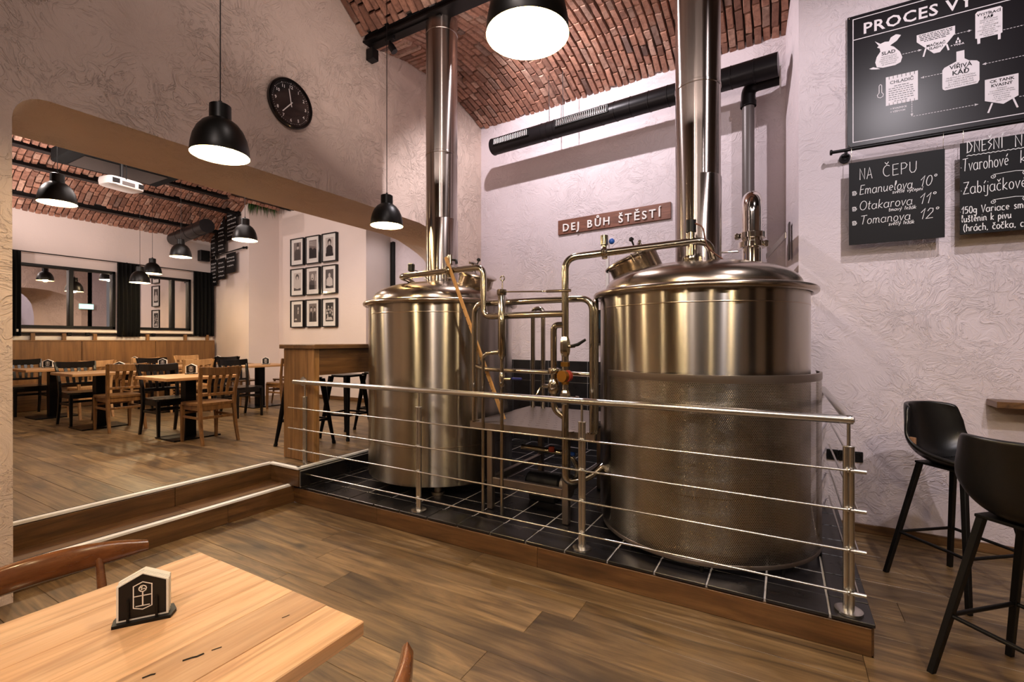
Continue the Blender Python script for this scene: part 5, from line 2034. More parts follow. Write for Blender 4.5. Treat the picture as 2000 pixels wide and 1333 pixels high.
def holder_parts(T, fm, w, detail):
    """fm: frame at the table top, x along the front, y up, z towards the reader"""
    T.part('base', MB().prism([(-w / 2 - .008, -.034), (w / 2 + .008, -.034), (w / 2 + .016, 0), (w / 2 + .004, .034), (-w / 2 - .004, .034), (-w / 2 - .012, 0)], 0.0, 0.008, fm @ Matrix.Rotation(-PI / 2, 4, 'X')), 'black_metal')
    for x in (-w * .28, w * .28):
        for z in (-.026, .026):
            m = MB().tube([fm @ Vector((x, 0.006, z)), fm @ Vector((x, 0.062, z)), fm @ Vector((x, 0.066, z))], [0.0034, 0.0034, 0.0026], 8)
            T.part('peg', m, 'black_metal', 50)


cg = 'coasters standing in the near holder'
HM = frame_m((-1.520, 0.614, 0.7503), (0.56, 0.8285, 0), (0, 0, 1), (0.8285, -0.56, 0))
HO = Thing('coaster_holder', (-1.520, 0.614, 0.7503), 'black coaster holder with pegs on the near oak table', 'holder')
holder_parts(HO, HM, 0.112, True)
for k in range(7):
    z1 = 0.020 - k * 0.0062
    dx, dy = rnd.uniform(-.002, .002) if k else 0, rnd.uniform(0, .003) if k else 0
    m = MB().prism([(p[0] + dx, p[1] + dy) for p in house(0.114, 0.122, 0.094)], z1 - 0.0052, z1, HM @ Matrix.Translation((0, 0.0085, 0)))
    o = m.build('coaster', 'coaster_card', None, HM @ Vector((0, 0, z1)))
    tag(o, 'foremost house-shaped coaster with tree emblem in the near holder' if k == 0 else 'white-edged coaster, %s from the front in the near holder' % ('first second third fourth fifth sixth seventh'.split()[k]), 'coaster', cg)
    if k == 0:
        org = HM @ Vector((0, 0, z1))
        fm2 = HM @ Matrix.Translation((0, 0.0085, 0))
        m = MB().prism(house(0.104, 0.115, 0.089), z1 + 0.0001, z1 + 0.0006, fm2 @ Matrix.Translation((0, 0.0045, 0)))
        link('black_print', m.mesh('black_print', org), 'print_black', o)
        m = MB()
        emblem(m, fm2 @ Matrix.Translation((0, 0.018, 0)), 1.12, z1 + 0.0009)
        link('emblem', m.mesh('emblem', org), 'white_paint', o)

# ---- chair with a slatted back (dining room); faces +x
def slat_chair(mat, label, cat='chair', group=None):
    T = Thing('dining_chair', (0, 0, 0), label, cat, group)
    m = MB()
    # saddle seat
    N = 14
    top, bot = [], []
    poly = [(-.20, -.185), (-.20, .185), (.02, .215), (.16, .215), (.205, .19), (.222, .10), (.226, 0), (.222, -.10), (.205, -.19), (.16, -.215), (.02, -.215)]
    m.prism(poly, 0.435, 0.462)
    T.part('seat', m, mat)
    m = MB()
    m.box((-.0, -.178, .408), (.36, .020, .062), 0, 0.002)
    m.box((-.0, .178, .408), (.36, .020, .062), 0, 0.002)
    m.box((.172, 0, .408), (.020, .33, .062), 0, 0.002)
    m.box((-.182, 0, .408), (.020, .33, .062), 0, 0.002)
    T.part('apron', m, mat)
    for s in (-1, 1):
        y = .188 * s
        T.part('leg', MB().rect_loft([((.185, y, 0), .030, .028), ((.182, y, .25), .038, .036), ((.178, y, .437), .042, .040)], (1, 0, 0), (0, 1, 0)), mat)
        sec = [((-.275, y * 1.04, 0), .034, .028), ((-.225, y * 1.02, .20), .040, .032), ((-.200, y, .42), .046, .034), ((-.212, y * 1.03, .60), .040, .034), ((-.250, y * 1.10, .76), .034, .033), ((-.285, y * 1.17, .872), .026, .032)]
        T.part('leg', MB().rect_loft(sec, (1, 0, 0), (0, 1, 0)), mat)
    def rail(z, h, bow, dz=0.0, half=0.19, x0=-.2, th=.020):
        secs = []
        for k in range(9):
            y = -half + 2 * half * k / 8
            u = y / half
            secs.append(((x0 - bow * (1 - u * u), y, z + dz * u * u), th, h))
        return MB().rect_loft(secs, (1, 0, 0), (0, 0, 1))
    T.part('top_rail', rail(.822, .092, .030, .012, .212, -.258), mat)
    T.part('lower_rail', rail(.560, .032, .014, 0, .185, -.205), mat)
    for k in range(4):
        y = -.105 + .07 * k
        secs = [((-.214, y * .92, .570), .012, .030), ((-.232, y, .68), .012, .036), ((-.276, y * 1.06, .785), .012, .038)]
        T.part('slat', MB().rect_loft(secs, (1, 0, 0), (0, 1, 0)), mat)
    for s in (-1, 1):
        T.part('stretcher', MB().rect_loft([((-.215, .190 * s, .295), .014, .028), ((.178, .188 * s, .295), .014, .028)], (0, 1, 0), (0, 0, 1)), mat)
    T.part('stretcher', MB().rect_loft([((.178, -.18, .335), .014, .028), ((.178, .18, .335), .014, .028)], (1, 0, 0), (0, 0, 1)), mat)
    T.part('stretcher', rail(.300, .030, .012, 0, .180, -.212, .014), mat)
    return T.e


# ---- chair with a bowed pointed back rail; faces +x
def bow_chair(mat, label, group=None, end=.58, thick=.030):
    T = Thing('spindle_chair', (0, 0, 0), label, 'chair', group)
    m = MB()
    m.prism([(-.19, -.17), (-.20, 0), (-.19, .17), (-.10, .21), (.12, .225), (.20, .19), (.22, 0), (.20, -.19), (.12, -.225), (-.10, -.21)], 0.435, 0.460)
    T.part('seat', m, mat)
    for sx, sy in ((.17, -.17), (.17, .17), (-.16, -.165), (-.16, .165)):
        k = 1.22
        T.part('leg', MB().tube([(sx * k, sy * k, 0), (sx * 1.1, sy * 1.1, .22), (sx, sy, .44)], [.012, .017, .020], 14), mat, 50)
    for s in (-1, 1):
        T.part('post', MB().tube([(-.155, .165 * s, .45), (-.20, .175 * s, .58), (-.245, .178 * s, .712)], [.017, .015, .012], 14), mat, 50)
    secs = []
    for k in range(25):
        u = -1 + 2 * k / 24
        y = .30 * u
        x = -.285 + .125 * u * u
        h = .100 * (1 - end * abs(u) ** 3.0)
        th = thick * (1 - .12 * u * u)
        secs.append(((x, y, .705 + .010 * u * u), th, h))
    T.part('top_rail', MB().rect_loft(secs, (1, 0, 0), (0, 0, 1), 0.9), mat, 60)
    for s in (-1, 1):
        T.part('stretcher', MB().tube([(-.18, .19 * s, .24), (0, .195 * s, .24), (.185, .19 * s, .24)], [.009, .012, .009], 10), mat, 50)
    return T.e


near = bow_chair('chair_gloss', 'glossy brown chair with a bowed rail, left of the near oak table')
place(near, (-1.985, 0.575, 0), 0)
nr = bow_chair('chair_gloss', 'x', None, .38, .044)
place(nr, (-0.985, 0.60, 0), PI, 'glossy brown chair, only its rail end showing by the near table corner')

ZD = 0.34
brown = slat_chair('chair_brown', 'x')
black = slat_chair('black_lacquer', 'x')
light = slat_chair('chair_light', 'x')
bowl = bow_chair('chair_brown', 'x')
GR = 'slat-back chairs at the dining tables'
first_use = {id(brown): True}
used = set()


def seat_chair(proto, x, y, deg, label, group=GR):
    if proto.name in used:
        o = copy_tree(proto)
    else:
        o = proto
        used.add(proto.name)
    place(o, (x, y, ZD + 0.001), R(deg), label, group)
    return o


def dining_table(x, y, w, d, label, proto=[None]):
    if proto[0] is None:
        T = Thing('dining_table', (0, 0, 0), label, 'table', 'oak tables in the dining room')
        T.part('tabletop', MB().box((0, 0, 0.732), (0.75, 0.80, 0.036), 0, 0.004), 'dining_oak')
        T.part('pedestal', MB().box((0, 0, 0.364), (0.12, 0.12, 0.70), 0, 0.003), 'black_steel')
        T.part('base_plate', MB().box((0, 0, 0.008), (0.46, 0.52, 0.014), 0, 0.003), 'black_steel')
        T.part('top_plate', MB().box((0, 0, 0.709), (0.36, 0.36, 0.010), 0, 0.002), 'black_steel')
        proto[0] = T.e
        e = T.e
    else:
        e = copy_tree(proto[0])
    place(e, (x, y, ZD + 0.001), 0, label, 'oak tables in the dining room')
    return e


def set_holder(x, y, rz, where, hl=[None]):
    z = ZD + 0.001 + 0.7505
    if hl[0] is None:
        T = Thing('coaster_holder', (0, 0, 0), '', 'holder')
        fm = frame_m((0, 0, 0), (0, 1, 0), (0, 0, 1), (1, 0, 0))
        holder_parts(T, fm, 0.112, False)
        m = MB().prism(house(0.122, 0.122, 0.092), -0.020, 0.020, fm @ Matrix.Translation((0, 0.009, 0)))
        o = m.build('coaster_stack', 'coaster_card', None, (0, 0, 0))
        m = MB().prism(house(0.104, 0.110, 0.084), 0.0203, 0.0212, fm @ Matrix.Translation((0, 0.015, 0)))
        link('black_print', m.mesh('black_print'), 'print_black', o)
        m = MB()
        emblem(m, fm @ Matrix.Translation((0, 0.024, 0)), 1.05, 0.0218)
        link('emblem', m.mesh('emblem'), 'white_paint', o)
        hl[0] = (T.e, o)
        a, b = T.e, o
    else:
        a, b = copy_tree(hl[0][0]), copy_tree(hl[0][1])
    place(a, (x, y, z), R(rz), 'black coaster holder ' + where, 'coaster holders in the dining room')
    place(b, (x, y, z), R(rz), 'stack of house-shaped coasters ' + where, 'coaster stacks in the dining room')
    b['category'] = 'coaster'


# row nearest the arch
dining_table(-6.30, 3.00, .71, .8, 'oak dining table nearest the bar, black chair on its left')
seat_chair(brown, -5.86, 3.00, 180, 'brown slat-back chair nearest the tall bar table, back turned')
seat_chair(black, -6.70, 2.96, 0, 'black chair tucked left of the nearest dining table')
set_holder(-6.50, 3.13, -40, 'on the dining table nearest the bar')
dining_table(-8.10, 2.75, .75, .8, 'oak dining table in the middle of the front row')
seat_chair(brown, -7.66, 2.80, 180, 'brown slat-back chair at the middle table of the front row')
seat_chair(black, -8.56, 2.72, 0, 'black chair left of the middle front-row table')
set_holder(-8.05, 2.95, -35, 'on the middle front-row table')
dining_table(-9.78, 2.75, .75, .8, 'oak dining table at the left end of the front row')
seat_chair(light, -9.27, 3.02, 180, 'pale wooden chair right of the left-end table')
seat_chair(black, -10.38, 2.62, 0, 'black chair at the far left beside the white jamb')
set_holder(-10.0, 2.75, -30, 'on the left-end front-row table')
# second row
dining_table(-8.95, 4.02, .75, .8, 'oak dining table in the second row behind the brown chair')
seat_chair(light, -8.46, 4.05, 180, 'pale slat-back chair right of the second-row middle table')
seat_chair(black, -9.36, 4.00, 0, 'black chair left of the second-row middle table')
set_holder(-8.90, 3.85, -35, 'on the second-row middle table')
dining_table(-10.46, 3.95, .75, .8, 'oak dining table in the second row below the curtained window')
seat_chair(light, -10.05, 3.97, 180, 'pale slat-back chair under the left window')
set_holder(-10.42, 4.05, -30, 'on the second-row table below the window')
seat_chair(black, -7.30, 4.25, 0, 'black chair standing behind the nearest dining table')
# third row by the pier
dining_table(-8.15, 5.05, .75, .8, 'oak dining table beside the slanted chalkboard pier')
seat_chair(brown, -7.50, 5.08, 180, 'brown slat-back chair right of the table by the pier')
seat_chair(bowl, -8.60, 5.05, 0, 'brown round-railed chair left of the table by the pier', 'round-railed chairs by the pier')
seat_chair(bowl, -8.15, 5.62, -90, 'brown round-railed chair behind the table by the pier', 'round-railed chairs by the pier')
set_holder(-8.05, 5.10, -40, 'on the table by the pier')
dining_table(-9.95, 5.10, .75, .8, 'oak dining table in the third row under the right window')
seat_chair(black, -9.38, 5.00, 180, 'black slat-back chair right of the third-row window table')
seat_chair(light, -10.42, 5.05, 0, 'pale chair left of the third-row window table')
set_holder(-9.72, 5.16, -40, 'on the third-row window table')
for p in (brown, black, light, bowl):
    assert p.name in used

# ---- bench with wooden back along the window wall
BN = Thing('wall_bench', (-11.15, 3.3, ZD), 'long bench with plain wooden back panels under the windows', 'bench')
y = 1.2
while y < 5.85:
    y2 = min(y + 1.17, 5.88)
    BN.part('panel', MB().box((-11.215, (y + y2) / 2, 0.925), (0.03, y2 - y - 0.008, 1.16), 0, 0.003), 'bench_panel')
    y = y2
BN.part('seat', MB().box((-11.0, 3.54, 0.76), (0.42, 4.66, 0.05), 0, 0.008), 'bench_panel')
BN.part('plinth', MB().box((-11.02, 3.54, 0.535), (0.34, 4.6, 0.38), 0, 0.004), 'riser_oak_y')
BN.part('cap_rail', MB().box((-11.235, 3.54, 1.515), (0.085, 4.66, 0.022), 0, 0.003), 'bench_panel')
for y in (3.31, 3.75, 4.60, 5.30, 5.75, 2.9):
    BN.part('bracket', MB().box((-11.27, y, 1.585), (0.05, 0.055, 0.125), 0, 0.003), 'bench_panel')
HR = Thing('heating_pipe', (-11.33, 3.5, 1.62), 'dark thin pipe with valves below the windows', 'pipe')
HR.part('pipe_run', MB().tube([(-11.33, 2.6, 1.635), (-11.33, 5.9, 1.635)], 0.014, 10), 'black_metal', 60)
for y in (3.40, 3.66, 4.73):
    HR.part('valve', MB().box((-11.325, y, 1.638), (0.05, 0.07, 0.055), 0, 0.01), 'black_metal')
sl = MB().box((-11.36, 4.2, 1.56), (0.07, 3.4, 0.07), 0, 0.004)
o = struct('trim_5', sl, 'sill_white')

# ---- curtains on their rod
CR = Thing('curtain_rod', (-11.33, 4.2, 3.06), 'thin black curtain rod over the dining room windows', 'rod')
CR.part('rod', MB().tube([(-11.33, 2.2, 3.06), (-11.33, 5.92, 3.06)], 0.009, 10), 'black_metal', 60)
for y in (2.62, 4.28, 5.86):
    CR.part('rod_bracket', MB().box((-11.365, y, 3.06), (0.07, 0.02, 0.03), 0, 0.003), 'black_metal')


def curtain(y0, y1, z0, label, seed):
    rr = random.Random(seed)
    N, K = 44, 10
    m = MB()
    for k in range(K + 1):
        z = 3.052 + (z0 - 3.052) * k / K
        for i in range(N + 1):
            u = i / N
            y = y0 + (y1 - y0) * u
            x = -11.265 + 0.028 * math.sin(u * 2 * PI * 5.5 + 0.25 * math.sin(k * .5 + seed)) + 0.008 * math.sin(u * 23 + k * .3)
            m.v.append((x, y, z))
    for k in range(K):
        for i in range(N):
            a = k * (N + 1) + i
            m.f.append((a, a + N + 1, a + N + 2, a + 1))
    o = m.build('curtain', 'black_cloth', None, (-11.265, (y0 + y1) / 2, z0), 60)
    sd = o.modifiers.new('thick', 'SOLIDIFY')
    sd.thickness = 0.006
    tag(o, label, 'curtain', 'black curtains beside the windows')


curtain(4.09, 4.47, 1.60, 'black curtain hanging between the two dining room windows', 1)
curtain(5.46, 5.90, 1.62, 'black curtain in the corner beside the chalkboard pier', 2)
curtain(2.42, 2.76, 1.60, 'narrow black curtain edge beside the white arch jamb', 3)

# ---- framed photographs
gp = 'nine framed photographs in rows'
kinds = ['man in a tall dark hat', 'crowd under a bright canopy', 'curly head over a pale robe', 'young woman in a white blouse', 'clown-like pale face', 'seated worker in a light shirt', 'thin pale figure in the dark', 'two people side by side', 'group around a white table']
rows = (3.385, 2.745, 2.08)
cols = (-8.872, -8.374, -7.863)
k = 0
for r_, z in enumerate(rows):
    for c_, x in enumerate(cols):
        T = Thing('framed_photograph', (x, 6.36, z - 0.29), 'framed photo of %s, %s row %s' % (kinds[k], ('top', 'middle', 'bottom')[r_], ('left', 'centre', 'right')[c_]), 'picture', gp)
        fm = frame_m((x, 6.355, z), (1, 0, 0), (0, 0, 1), (0, -1, 0))
        w, h = 0.43, 0.575
        m = MB()
        for cc, ss in (((0, h / 2 - .010, .03), (w, .020, .06)), ((0, -h / 2 + .010, .03), (w, .020, .06)), ((-w / 2 + .010, 0, .03), (.020, h - .04, .06)), ((w / 2 - .010, 0, .03), (.020, h - .04, .06))):
            m.box(cc, ss, ch=.002, mat=fm)
        T.part('frame', m, 'black_lacquer')
        T.part('mat_board', MB().box((0, 0, .034), (w - .04, h - .04, .006), mat=fm), 'coaster_card')
        pw, ph = .235, .375
        ph_ = T.part('photograph', MB().box((0, .012, .038), (pw, ph, .002), mat=fm), ('photo_mid', 'photo_mid', 'photo_light', 'photo_light', 'photo_mid', 'photo_dark', 'photo_dark', 'photo_mid', 'photo_dark')[k])
        d_, l_ = MB(), MB()
        rr = random.Random(40 + k)
        def el(mb, cx, cy, rx, ry, z_, n_=16):
            mb.prism([(cx + rx * math.cos(2 * PI * i / n_), cy + ry * math.sin(2 * PI * i / n_)) for i in range(n_)], z_ - .0004, z_, fm)
        zz = .0396
        if k == 0:
            d_.prism([(-.09, -.17), (.10, -.17), (.10, .02), (.06, .06), (-.06, .05), (-.09, .0)], zz - .0004, zz, fm)
            el(l_, .02, .09, .03, .04, zz + .0004)
            d_.prism([(-.02, .11), (.06, .11), (.05, .19), (-.01, .19)], zz, zz + .0006, fm)
        elif k == 1:
            d_.prism([(-.112, -.17), (.112, -.17), (.112, .0), (.05, .04), (0, .0), (-.06, .06), (-.112, .03)], zz - .0004, zz, fm)
            for q in range(7):
                l_.prism([(-.11, .10 + q * .012), (.11, .06 + q * .018), (.11, .066 + q * .018), (-.11, .106 + q * .012)], zz - .0004, zz, fm)
        elif k in (2, 3, 5):
            el(d_, 0, .11, .055, .065, zz)
            el(l_, .0, .085, .032, .042, zz + .0004)
            (l_ if k != 2 else d_).prism([(-.10, -.16), (.10, -.16), (.09, .0), (.03, .05), (-.03, .05), (-.09, .0)], zz - .0004, zz, fm)
            d_.prism([(-.112, -.174), (.112, -.174), (.112, -.12), (.0, -.14), (-.112, -.11)], zz, zz + .0008, fm)
        elif k == 4:
            el(l_, -.01, .08, .045, .07, zz)
            el(d_, -.01, .05, .02, .015, zz + .0005)
            d_.prism([(-.112, -.17), (.07, -.17), (.05, .0), (-.05, .02), (-.112, -.02)], zz - .0004, zz, fm)
            l_.prism([(.07, .0), (.10, .0), (.10, .14), (.08, .14)], zz - .0004, zz, fm)
        elif k == 6:
            el(l_, .03, .11, .02, .035, zz)
            l_.prism([(.01, .0), (.04, .0), (.045, .07), (.02, .07)], zz - .0004, zz, fm)
            l_.prism([(-.09, -.13), (-.01, -.13), (-.02, -.10), (-.08, -.10)], zz - .0004, zz, fm)
        elif k == 7:
            for cx in (-.05, .06):
                el(d_, cx, .10, .034, .045, zz)
                el(l_, cx + .004, .075, .024, .036, zz + .0004)
                d_.prism([(cx - .055, -.17), (cx + .05, -.17), (cx + .04, .0), (cx, .04), (cx - .045, .0)], zz - .0004, zz, fm)
        else:
            for cx, cy in ((-.08, .05), (-.03, .12), (.02, .06), (.07, .10), (.085, .02), (-.05, -.01)):
                el(l_, cx, cy, .016, .022, zz)
                l_.prism([(cx - .02, cy - .08), (cx + .02, cy - .08), (cx + .012, cy - .03), (cx - .012, cy - .03)], zz - .0005, zz - .0001, fm)
            l_.prism([(-.10, -.15), (.10, -.15), (.06, -.09), (-.06, -.09)], zz - .0004, zz + .0003, fm)
        if d_.v:
            T.part('dark_shape', d_, 'photo_dark', None, ph_)
        if l_.v:
            T.part('pale_shape', l_, 'photo_light', None, ph_)
        T.part('glazing', MB().box((0, 0, .046), (w - .04, h - .04, .003), mat=fm), 'clear_glass')
        k += 1

# ---- chalkboards on the slanted pier, on two rods
AX = Vector((1, -0.152, 0)).normalized()
NX = Vector((-0.152, -1, 0)).normalized()
for k, (z, xa, xb) in enumerate(((4.385, -11.36, -9.62), (3.43, -11.36, -9.62))):
    T = Thing('board_rail', chalk_pt(-10.4, 0.0, z), ('upper', 'lower')[k] + ' black rod on the slanted pier carrying small chalkboards', 'rail')
    T.part('rod', MB().tube([chalk_pt(xa, .09, z), chalk_pt(xb, .09, z)], 0.013, 12), 'black_metal', 50)
    for x in (xa + .06, xb - .03):
        T.part('wall_bracket', MB().tube([chalk_pt(x, .09, z), chalk_pt(x, .03, z + .02), chalk_pt(x, 0.0, z + .02)], [.014, .02, .035], 14), 'black_metal', 50)
    T.part('end_cap', MB().tube([chalk_pt(xb, .09, z), chalk_pt(xb + .03, .09, z)], .024, 14), 'black_metal', 50)
defs = (((-11.38, -11.05), 4.29, 3.38, 'upper left'), ((-10.98, -10.58), 4.29, 3.46, 'upper middle'), ((-10.48, -9.92), 4.31, 3.68, 'upper right'),
        ((-11.38, -11.03), 3.36, 2.76, 'lower left'), ((-10.97, -10.56), 3.34, 2.88, 'lower middle'), ((-10.50, -10.02), 3.40, 2.97, 'lower right'))
rr = random.Random(77)
for (xa, xb), zt, zb, nm in defs:
    zb2 = zb
    T = Thing('chalkboard', chalk_pt((xa + xb) / 2, .08, zb2), 'small narrow chalkboard on the slanted pier, %s of six' % nm, 'chalkboard', 'chalkboards on the slanted pier')
    fm = frame_m(chalk_pt(xa, .085, zb2), AX, (0, 0, 1), NX)
    w, h = (xb - xa) / AX.x, zt - zb2
    T.part('panel', MB().box((w / 2, h / 2, -.004), (w, h, .008), ch=.001, mat=fm), 'chalkboard')
    m = MB()
    y = h - .10
    while y > .06:
        x = .05
        while x < w - .08:
            L = rr.uniform(.03, .09)
            pts = [(x + L * i / 6, y + .018 * (1 if i % 2 else -1) * rr.uniform(.3, 1)) for i in range(7)]
            if x + L < w - .03:
                m.ribbon(pts, .006, fm, .0008)
            x += L + .025
        y -= rr.uniform(.07, .11)
    T.part('chalk_scribble', m, 'chalk', kind='stuff')
    rz = 4.385 if zt > 3.6 else 3.43
    for x in (xa + .04, xb - .04):
        T.part('hanging_wire', MB().tube([chalk_pt(x, .085, zt - .01), chalk_pt(x, .09, rz + .012)], .003, 6), 'steel_pipe', 60)

# ---- dining room ceiling things
DD = Thing('round_duct', (-10.2, 4.88, 3.67), 'black round duct below the dining room vault by the chalkboards', 'duct')
p0, p1 = Vector((-11.15, 5.03, 3.66)), Vector((-9.30, 4.745, 3.66))
u = (p1 - p0).normalized()
DD.part('duct_tube', MB().tube([p0, p0 + u * .004, p1], [.12, .13, .13], 28), 'duct_paint', 50)
for s in (.5, 1.0, 1.5):
    DD.part('duct_seam', MB().tube([p0 + u * (s - .012), p0 + u * (s + .012)], .134, 28), 'duct_paint', 50)
    DD.part('hanger', MB().tube([p0 + u * s + Vector((0, 0, .12)), p0 + u * s + Vector((0, 0, .62))], .004, 6), 'black_metal', 60)
sp = MB().box((-11.27, 5.68, 3.42), (0.14, 0.20, 0.24), 0, 0.01).build('wall_speaker', 'black_plastic', None, (-11.33, 5.68, 3.3))
tag(sp, 'small black loudspeaker high in the corner by the window', 'speaker')
link('speaker_grille', MB().cyl((-11.198, 5.68, 3.40), (-11.194, 5.68, 3.40), .07, 20).mesh('speaker_grille', (-11.33, 5.68, 3.3)), 'rubber_black', sp)
CU = Thing('ceiling_unit', (-8.5, 3.1, 4.24), 'large black box hung under the dining vault above the projector', 'unit')
CU.part('housing', MB().box((-8.5, 3.12, 4.13), (0.80, 1.30, 0.20), 0, 0.02), 'black_cloth')
CU.part('slot', MB().box((-8.5, 3.12, 4.026), (0.6, 1.0, 0.012), 0, 0.003), 'black_lacquer')
for x, y in ((-8.15, 2.6), (-8.15, 3.6), (-8.85, 2.6), (-8.85, 3.6)):
    CU.part('hanger', MB().cyl((x, y, 4.22), (x, y, 4.45), .006, 8), 'black_metal', 50)
PJ = Thing('projector', (-7.98, 2.95, 4.0), 'white projector hanging upside down under the dining room vault', 'projector')
pmx = Matrix.Translation((-7.98, 2.95, 3.69)) @ Matrix.Rotation(R(10), 4, 'Z')
m = MB()
rings_ = []
for z, s in ((-.062, .86), (-.05, .97), (0.0, 1.0), (.045, .97), (.06, .88)):
    ring = []
    for q in range(28):
        a = 2 * PI * q / 28
        cx, cy = math.cos(a), math.sin(a)
        e = 0.45
        ring.append(pmx @ Vector((.15 * s * math.copysign(abs(cx) ** e, cx), .235 * s * math.copysign(abs(cy) ** e, cy), z)))
    rings_.append(ring)
m.loft(rings_)
b_ = PJ.part('body', m, 'white_plastic', 50)
PJ.part('vent', MB().box((.150, -.15, 0), (.006, .09, .06), ch=.003, mat=pmx), 'duct_paint', None)
PJ.part('vent', MB().box((.150, .16, 0), (.006, .07, .06), ch=.003, mat=pmx), 'duct_paint', None)
PJ.part('port_panel', MB().box((.150, .0, -.01), (.006, .16, .05), ch=.003, mat=pmx), 'conduit_grey', None)
PJ.part('mount_pole', MB().cyl((-7.98, 2.95, 3.75), (-7.98, 2.95, 4.56), .02, 14), 'black_metal', 50)
PJ.part('cable', MB().tube([(-7.85, 2.95, 3.70), (-7.80, 2.94, 3.80), (-7.86, 2.96, 3.92), (-7.92, 2.94, 4.02), (-7.90, 2.95, 4.5)], .006, 8), 'rubber_black', 60)
# fern hanging at the pier side
FN = Thing('hanging_fern', (-9.50, 5.90, 4.56), 'green hanging fern high on the side of the chalkboard pier', 'plant')
FN.part('pot', MB().tube([(-9.44, 5.90, 4.45), (-9.44, 5.90, 4.56)], [.07, .09], 16), 'black_plastic', 50)
m = MB()
rr = random.Random(3)
for q in range(150):
    a = rr.uniform(0, 2 * PI)
    L = rr.uniform(.18, .42)
    o_ = Vector((-9.44 + .05 * math.cos(a), 5.90 + .07 * math.sin(a), 4.54))
    mid = o_ + Vector((.09 * math.cos(a), .20 * math.sin(a) * rr.uniform(.4, 1.1), -L * .35))
    if mid.x < -9.53:
        mid.x = -9.53
    tip = mid + Vector((.01 * math.cos(a), .05 * math.sin(a), -L * .75))
    w = rr.uniform(.008, .018)
    sx_ = Vector((rr.uniform(-1, 1), rr.uniform(-1, 1), 0)).normalized() * w
    b = len(m.v)
    for p in (o_ - sx_ * .4, o_ + sx_ * .4, mid - sx_, mid + sx_, tip):
        m.v.append(tuple(p))
    m.f += [(b, b + 1, b + 3, b + 2), (b + 2, b + 3, b + 4)]
fo = FN.part('fronds', m, 'fern_green')
fo['kind'] = 'stuff'
ex = Thing('exit_sign', (XB - 0.03, 5.82, 2.50), 'green lit exit sign on the back of the arch wall, seen mirrored in a window', 'sign')
ex.part('housing', MB().box((XB - .03, 5.80, 2.54), (.05, .36, .17), 0, .006), 'white_plastic')
ex.part('lit_face', MB().box((XB - .057, 5.80, 2.54), (.004, .33, .14), 0, .001), 'exit_green')

# ================================================================== TALL BAR TABLE AND STOOLS
BT = Thing('bar_table', (-4.11, 3.9, ZD), 'tall oak bar table with a solid end panel beside the left kettle', 'table')
BT.part('tabletop', MB().box((-4.115, 3.93, 1.455), (0.55, 2.02, 0.042), 0, 0.004), 'bar_oak_y')
for x0, x1 in ((-4.350, -4.185), (-4.185, -3.985)):
    BT.part('end_panel_board', MB().box(((x0 + x1) / 2, 2.975, 0.889), (x1 - x0 - .001, 0.06, 1.088), 0, 0.002), 'bar_oak')
BT.part('end_panel_board', MB().box((-3.935, 2.975, 0.889), (0.099, 0.06, 1.088), 0, 0.002), 'bar_oak')
BT.part('end_panel_board', MB().box((-4.115, 4.88, 0.889), (0.47, 0.06, 1.088), 0, 0.002), 'bar_oak')
BT.part('apron', MB().box((-3.905, 3.93, 1.305), (0.03, 1.84, 0.255), 0, 0.002), 'bar_oak_y')
BT.part('apron', MB().box((-4.33, 3.93, 1.38), (0.03, 1.84, 0.10), 0, 0.002), 'bar_oak_y')


def metal_stool():
    T = Thing('metal_bar_stool', (0, 0, 0), 'x', 'stool')
    T.part('seat', MB().rect_loft([((0, 0, .735), .29, .29), ((0, 0, .752), .305, .305), ((0, 0, .760), .30, .30)], (1, 0, 0), (0, 1, 0), .35), 'black_steel')
    for sx in (-1, 1):
        for sy in (-1, 1):
            g = T.part('leg', MB().rect_loft([((.215 * sx, .215 * sy, .015), .030, .030), ((.19 * sx, .19 * sy, .20), .040, .040), ((.125 * sx, .125 * sy, .745), .062, .062)], (1, 0, 0), (0, 1, 0), .5), 'black_steel')
            T.part('rubber_foot', MB().rect_loft([((.216 * sx, .216 * sy, 0), .036, .036), ((.213 * sx, .213 * sy, .03), .036, .036)], (1, 0, 0), (0, 1, 0), .4), 'rubber_black', None, g)
    for z, k in ((.27, .185), (.30, .180)):
        m = MB().tube([(-k, -k, z), (k, k, z)] if z < .28 else [(-k, k, z), (k, -k, z)], .008, 8)
        T.part('brace', m, 'black_steel', 60)
    m = MB()
    for a, b in (((-1, -1), (1, -1)), ((1, -1), (1, 1)), ((1, 1), (-1, 1)), ((-1, 1), (-1, -1))):
        m.box(((a[0] + b[0]) / 2 * .178, (a[1] + b[1]) / 2 * .178, .285), (.36 if a[1] == b[1] else .012, .36 if a[0] == b[0] else .012, .022))
    T.part('footrest', m, 'black_steel')
    return T.e


ms = metal_stool()
gm_ = 'black metal stools along the tall bar table'
place(ms, (-4.665, 3.42, ZD + .001), 0, 'black metal bar stool nearest the end panel of the bar table', gm_)
place(copy_tree(ms), (-4.64, 3.98, ZD + .001), .12, 'black metal bar stool in the middle under the bar table', gm_)
place(copy_tree(ms), (-4.66, 4.52, ZD + .001), -.1, 'black metal bar stool farthest along the bar table', gm_)

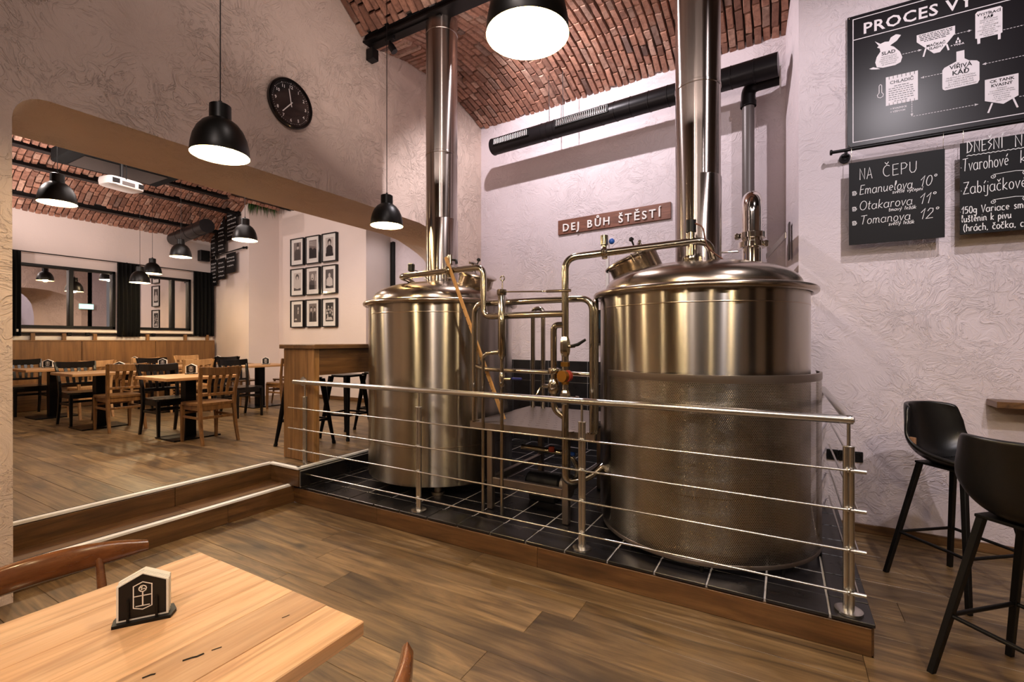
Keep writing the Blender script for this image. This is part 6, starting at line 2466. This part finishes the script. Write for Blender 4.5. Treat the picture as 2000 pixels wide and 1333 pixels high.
# ---- leather bar stools and wall table at the right
def leather_stool():
    T = Thing('leather_bar_stool', (0, 0, 0), 'x', 'stool')
    prof = [(.215, .760), (.20, .778), (.12, .772), (.0, .762), (-.10, .768), (-.16, .795), (-.195, .850), (-.215, .93), (-.232, 1.02), (-.245, 1.095), (-.250, 1.115)]
    half = [.160, .185, .205, .216, .222, .224, .222, .216, .206, .192, .176]
    curl = [.02, .035, .05, .075, .105, .12, .10, .065, .03, .01, 0]
    bk_ = [0, 0, 0, .06, .22, .45, .70, .88, 1, 1, 1]
    NU = 14
    m = MB()
    for (x, z), h, bb, cu in zip(prof, half, bk_, curl):
        for j in range(NU + 1):
            u = -1 + 2 * j / NU
            a = abs(u)
            y = h * u * (1 - .06 * bb * a ** 3)
            zz = z + cu * a ** 2.4 - (.035 * a ** 4 if z > 1.0 else 0)
            xx = x + bb * .105 * a ** 2.2
            m.v.append((xx, y, zz))
    for i in range(len(prof) - 1):
        for j in range(NU):
            a = i * (NU + 1) + j
            m.f.append((a, a + 1, a + NU + 2, a + NU + 1))
    o = T.part('shell', m, 'leather', 180)
    sd = o.modifiers.new('thick', 'SOLIDIFY')
    sd.thickness = .026
    sd.offset = -1
    sb = o.modifiers.new('smooth', 'SUBSURF')
    sb.levels = sb.render_levels = 2
    # stitching along the seat and the small tag
    m = MB()
    for k in range(22):
        u = -1 + 2 * (k + .5) / 22
        y = .205 * u
        z = .765 + .045 * abs(u) ** 3 + .008
        m.box((-.085, y, z + .006), (.016, .0035, .003))
    st_ = T.part('stitching', m, 'black_lacquer', None, o)
    st_['kind'] = 'stuff'
    m = MB().box((-.098, -.212, .885), (.034, .016, .045), .1, .001)
    T.part('leather_tag', m, 'leather_tag', None, o, label='small brown tag')
    m = MB()
    for sx in (-1, 1):
        for sy in (-1, 1):
            s0 = (.245 * sx, .245 * sy)
            s1 = (.125 * sx, .125 * sy)
            T.part('leg', MB().rect_loft([((s0[0], s0[1], 0), .026, .026), ((s1[0], s1[1], .748), .030, .030)], (1, 0, 0), (0, 1, 0), .2), 'black_metal')
    T.part('seat_plate', MB().box((0, 0, .745), (.29, .29, .014), 0, .003), 'black_metal')
    q = .245 + (.125 - .245) * .28 / .748
    for a, b in (((-1, -1), (1, -1)), ((1, -1), (1, 1)), ((1, 1), (-1, 1)), ((-1, 1), (-1, -1))):
        T.part('footrest_bar', MB().tube([(a[0] * q, a[1] * q, .28), (b[0] * q, b[1] * q, .28)], .010, 8), 'black_metal', 60)
    return T.e


ls = leather_stool()
place(ls, (.925, 3.845, .001), math.atan2(-.78, .62), 'black leather bar stool by the right wall, its seat hollow showing', 'leather bar stools at the right')
place(copy_tree(ls), (.93, 2.80, .001), math.atan2(.69, .73), 'nearer black leather bar stool at the right edge, back turned', 'leather bar stools at the right')
WT = Thing('wall_bar_table', (1.75, 4.45, 0), 'high oak table end jutting from the right wall behind the stools', 'table')
WT.part('tabletop', MB().box((1.85, 4.485, 1.078), (1.20, 0.20, 0.044), 0, 0.004), 'bar_oak_y')
for x in (1.55, 2.35):
    WT.part('bracket', MB().box((x, 4.55, .95), (.04, .08, .21), 0, .004), 'black_metal')
